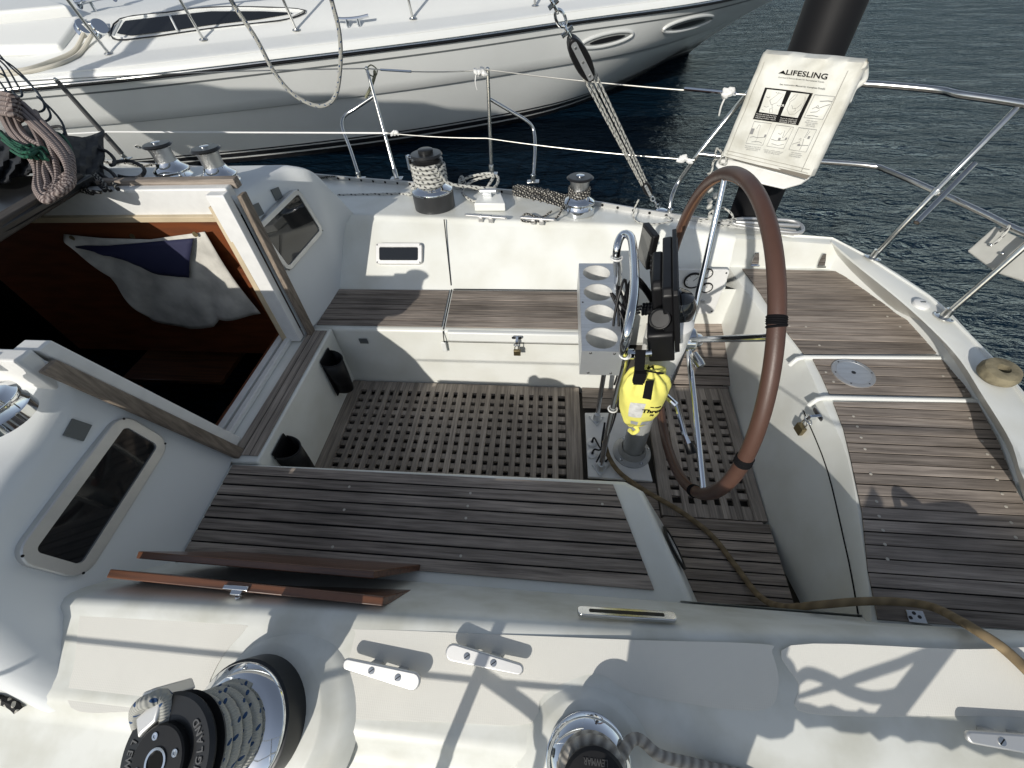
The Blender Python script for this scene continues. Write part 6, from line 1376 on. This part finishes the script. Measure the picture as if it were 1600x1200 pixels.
# stanchions of the yacht rail
for bpx, tpx in (((318, 62), (308, -60)), ((170, 84), (205, -8)), ((463, 47), (470, -60)), ((645, 29), (660, -60)), ((836, 9), (850, -60))):
    p, nn = hit(db, *bpx); 
    if p is None: continue
    q = p + Vector((-.02, -.12, .70)); mb = MB(); mb.tube([p, q], .018, 10); pr_ = put(mb, 'rail_post', STEEL, t); mb = MB(); mb.lathe([(.055, 0), (.05, .01), (.025, .02)], p, (0, 0, 1), 16); put(mb, 'post_base', STEEL, pr_)
tops = [hit(db, *b_)[0] + Vector((-.02, -.12, .70)) for b_ in ((170, 84), (318, 62), (463, 47), (645, 29), (836, 9))]
mb = MB(); mb.tube(cr(tops, 4), .018, 10); put(mb, 'hand_rail', STEEL, t)
p, nn = hit(db, 553, 42); mb = MB(); mb.tube(cr([p + Vector(v) for v in ((-.22, -.05, .10), (-.08, -.02, .085), (.08, .02, .085), (.22, .05, .10))], 4), .020, 8); mb.tube([p + Vector((-.07, -.02, 0)), p + Vector((-.07, -.02, .08))], .022, 8); mb.tube([p + Vector((.07, .02, 0)), p + Vector((.07, .02, .08))], .022, 8); put(mb, 'deck_cleat', CHROME, t)
# foredeck seat mouldings, horns and line at the top left
def H(px, py, up=0): p = hit(db, px, py)[0]; return p + Vector((0, 0, up))
for pts_, up in (([(-40, 84), (98, 80), (132, 34), (-40, 52)], .12), ([(-40, 50), (120, 34), (60, 12), (-40, 20)], .22)):
    mb = MB(); q = [H(*p_) for p_ in pts_]; mb.prism([p_ - Vector((0, 0, .05)) for p_ in q], (0, 0, up)); put(mb, 'deck_step', YDECK, t, bevel=.03)
for px in ((122, 8), (133, 22), (186, 10)):
    p = H(*px, .12); mb = MB(); mb.lathe([(.015, -.14), (.03, -.05), (.075, 0), (.07, -.01), (.02, -.05)], p, (-.3, -.9, .1), 20, cap=False); put(mb, 'horn', CHROME, t)
mb = MB(); mb.tube([H(128, 22, .12), H(180, 14, .12)], .02, 8); mb.tube([H(150, 18, .0), H(150, 18, .12)], .02, 8); put(mb, 'horn_bracket', CHROME, t)
for px in ((138, 55), (162, 55)):
    p = H(*px, .06); mb = MB(); mb.lathe([(.03, -.08), (.09, -.05), (.10, -.03), (.05, 0), (.05, .04), (.09, .06), (.08, .08)], p, (.7, -.4, .4), 20); put(mb, 'windlass_drum', CHROME, t)
mb = MB(); mb.box(H(150, 52, .05), (.2, .16, .14)); put(mb, 'windlass_body', STEEL, t, bevel=.02)
yl = mat('cream_rope', (.55, .52, .44), .85)
mb = MB(); mb.tube(cr([H(140, 62, .08), H(118, 82, .02), H(85, 98, .02), H(40, 112, .02), H(-20, 118, .02)], 6), .022, 8); mb.tube(cr([H(150, 66, .07), H(125, 88, .02), H(92, 104, .02), H(45, 116, .02), H(-20, 124, .02)], 6), .022, 8)
tag(put(mb, 'yacht_dock_line', yl, None), 'pair of cream mooring lines lying across the motor yacht deck at top left', 'rope')

# black shackle end at the left edge, dirt-dark drain dots on the near deck
mb = MB(); mb.tube(cr([A(-40, 1085, z=.655), A(-5, 1092, z=.665), A(18, 1100, z=.66), A(30, 1110, z=.645)], 5), .010, 10)
tag(put(mb, 'black_strap_end', R_BLACK, None), 'dark fleck-patterned rope end lying on the deck at the lower left edge', 'rope')
# ================================================================ every screw, joint and pad a piece of its own
def split_loose(o):
    me = o.data; bm = bmesh.new(); bm.from_mesh(me); bm.verts.ensure_lookup_table(); seen = set(); isl = []
    for v in bm.verts:
        if v.index in seen: continue
        st = [v]; seen.add(v.index); cur = []
        while st:
            w = st.pop(); cur.append(w.index)
            for e in w.link_edges:
                q = e.other_vert(w)
                if q.index not in seen: seen.add(q.index); st.append(q)
        isl.append(set(cur))
    if len(isl) > 1 and len(isl) <= 16:
        base = o.name.split('.')[0]
        for k, idx in enumerate(isl):
            b2 = bm.copy(); b2.verts.ensure_lookup_table(); bmesh.ops.delete(b2, geom=[v for v in b2.verts if v.index not in idx], context='VERTS')
            m2 = bpy.data.meshes.new(base); b2.to_mesh(m2); b2.free()
            for mm in me.materials: m2.materials.append(mm)
            n2 = o.copy(); n2.data = m2; n2.name = base; COL.objects.link(n2); n2.parent = o.parent
        bpy.data.objects.remove(o)
    bm.free()
NAMES = {'winch_pad', 'hatch_lining', 'companionway_step', 'floor_riser', 'screw', 'bolt', 'rivet', 'eyelet', 'grey_patch', 'seat_divider', 'lid_joint', 'backrest_joint', 'seam', 'turnbuckle',
         'drain_outlet', 'cable_tie', 'tape_wrap', 'hatch_slat', 'reflective_tape', 'companionway_sill', 'button', 'cooling_rib', 'bracket', 'cabin_interior'}
for o in list(bpy.data.objects):
    if o.type == 'MESH' and o.name.split('.')[0] in NAMES: split_loose(o)
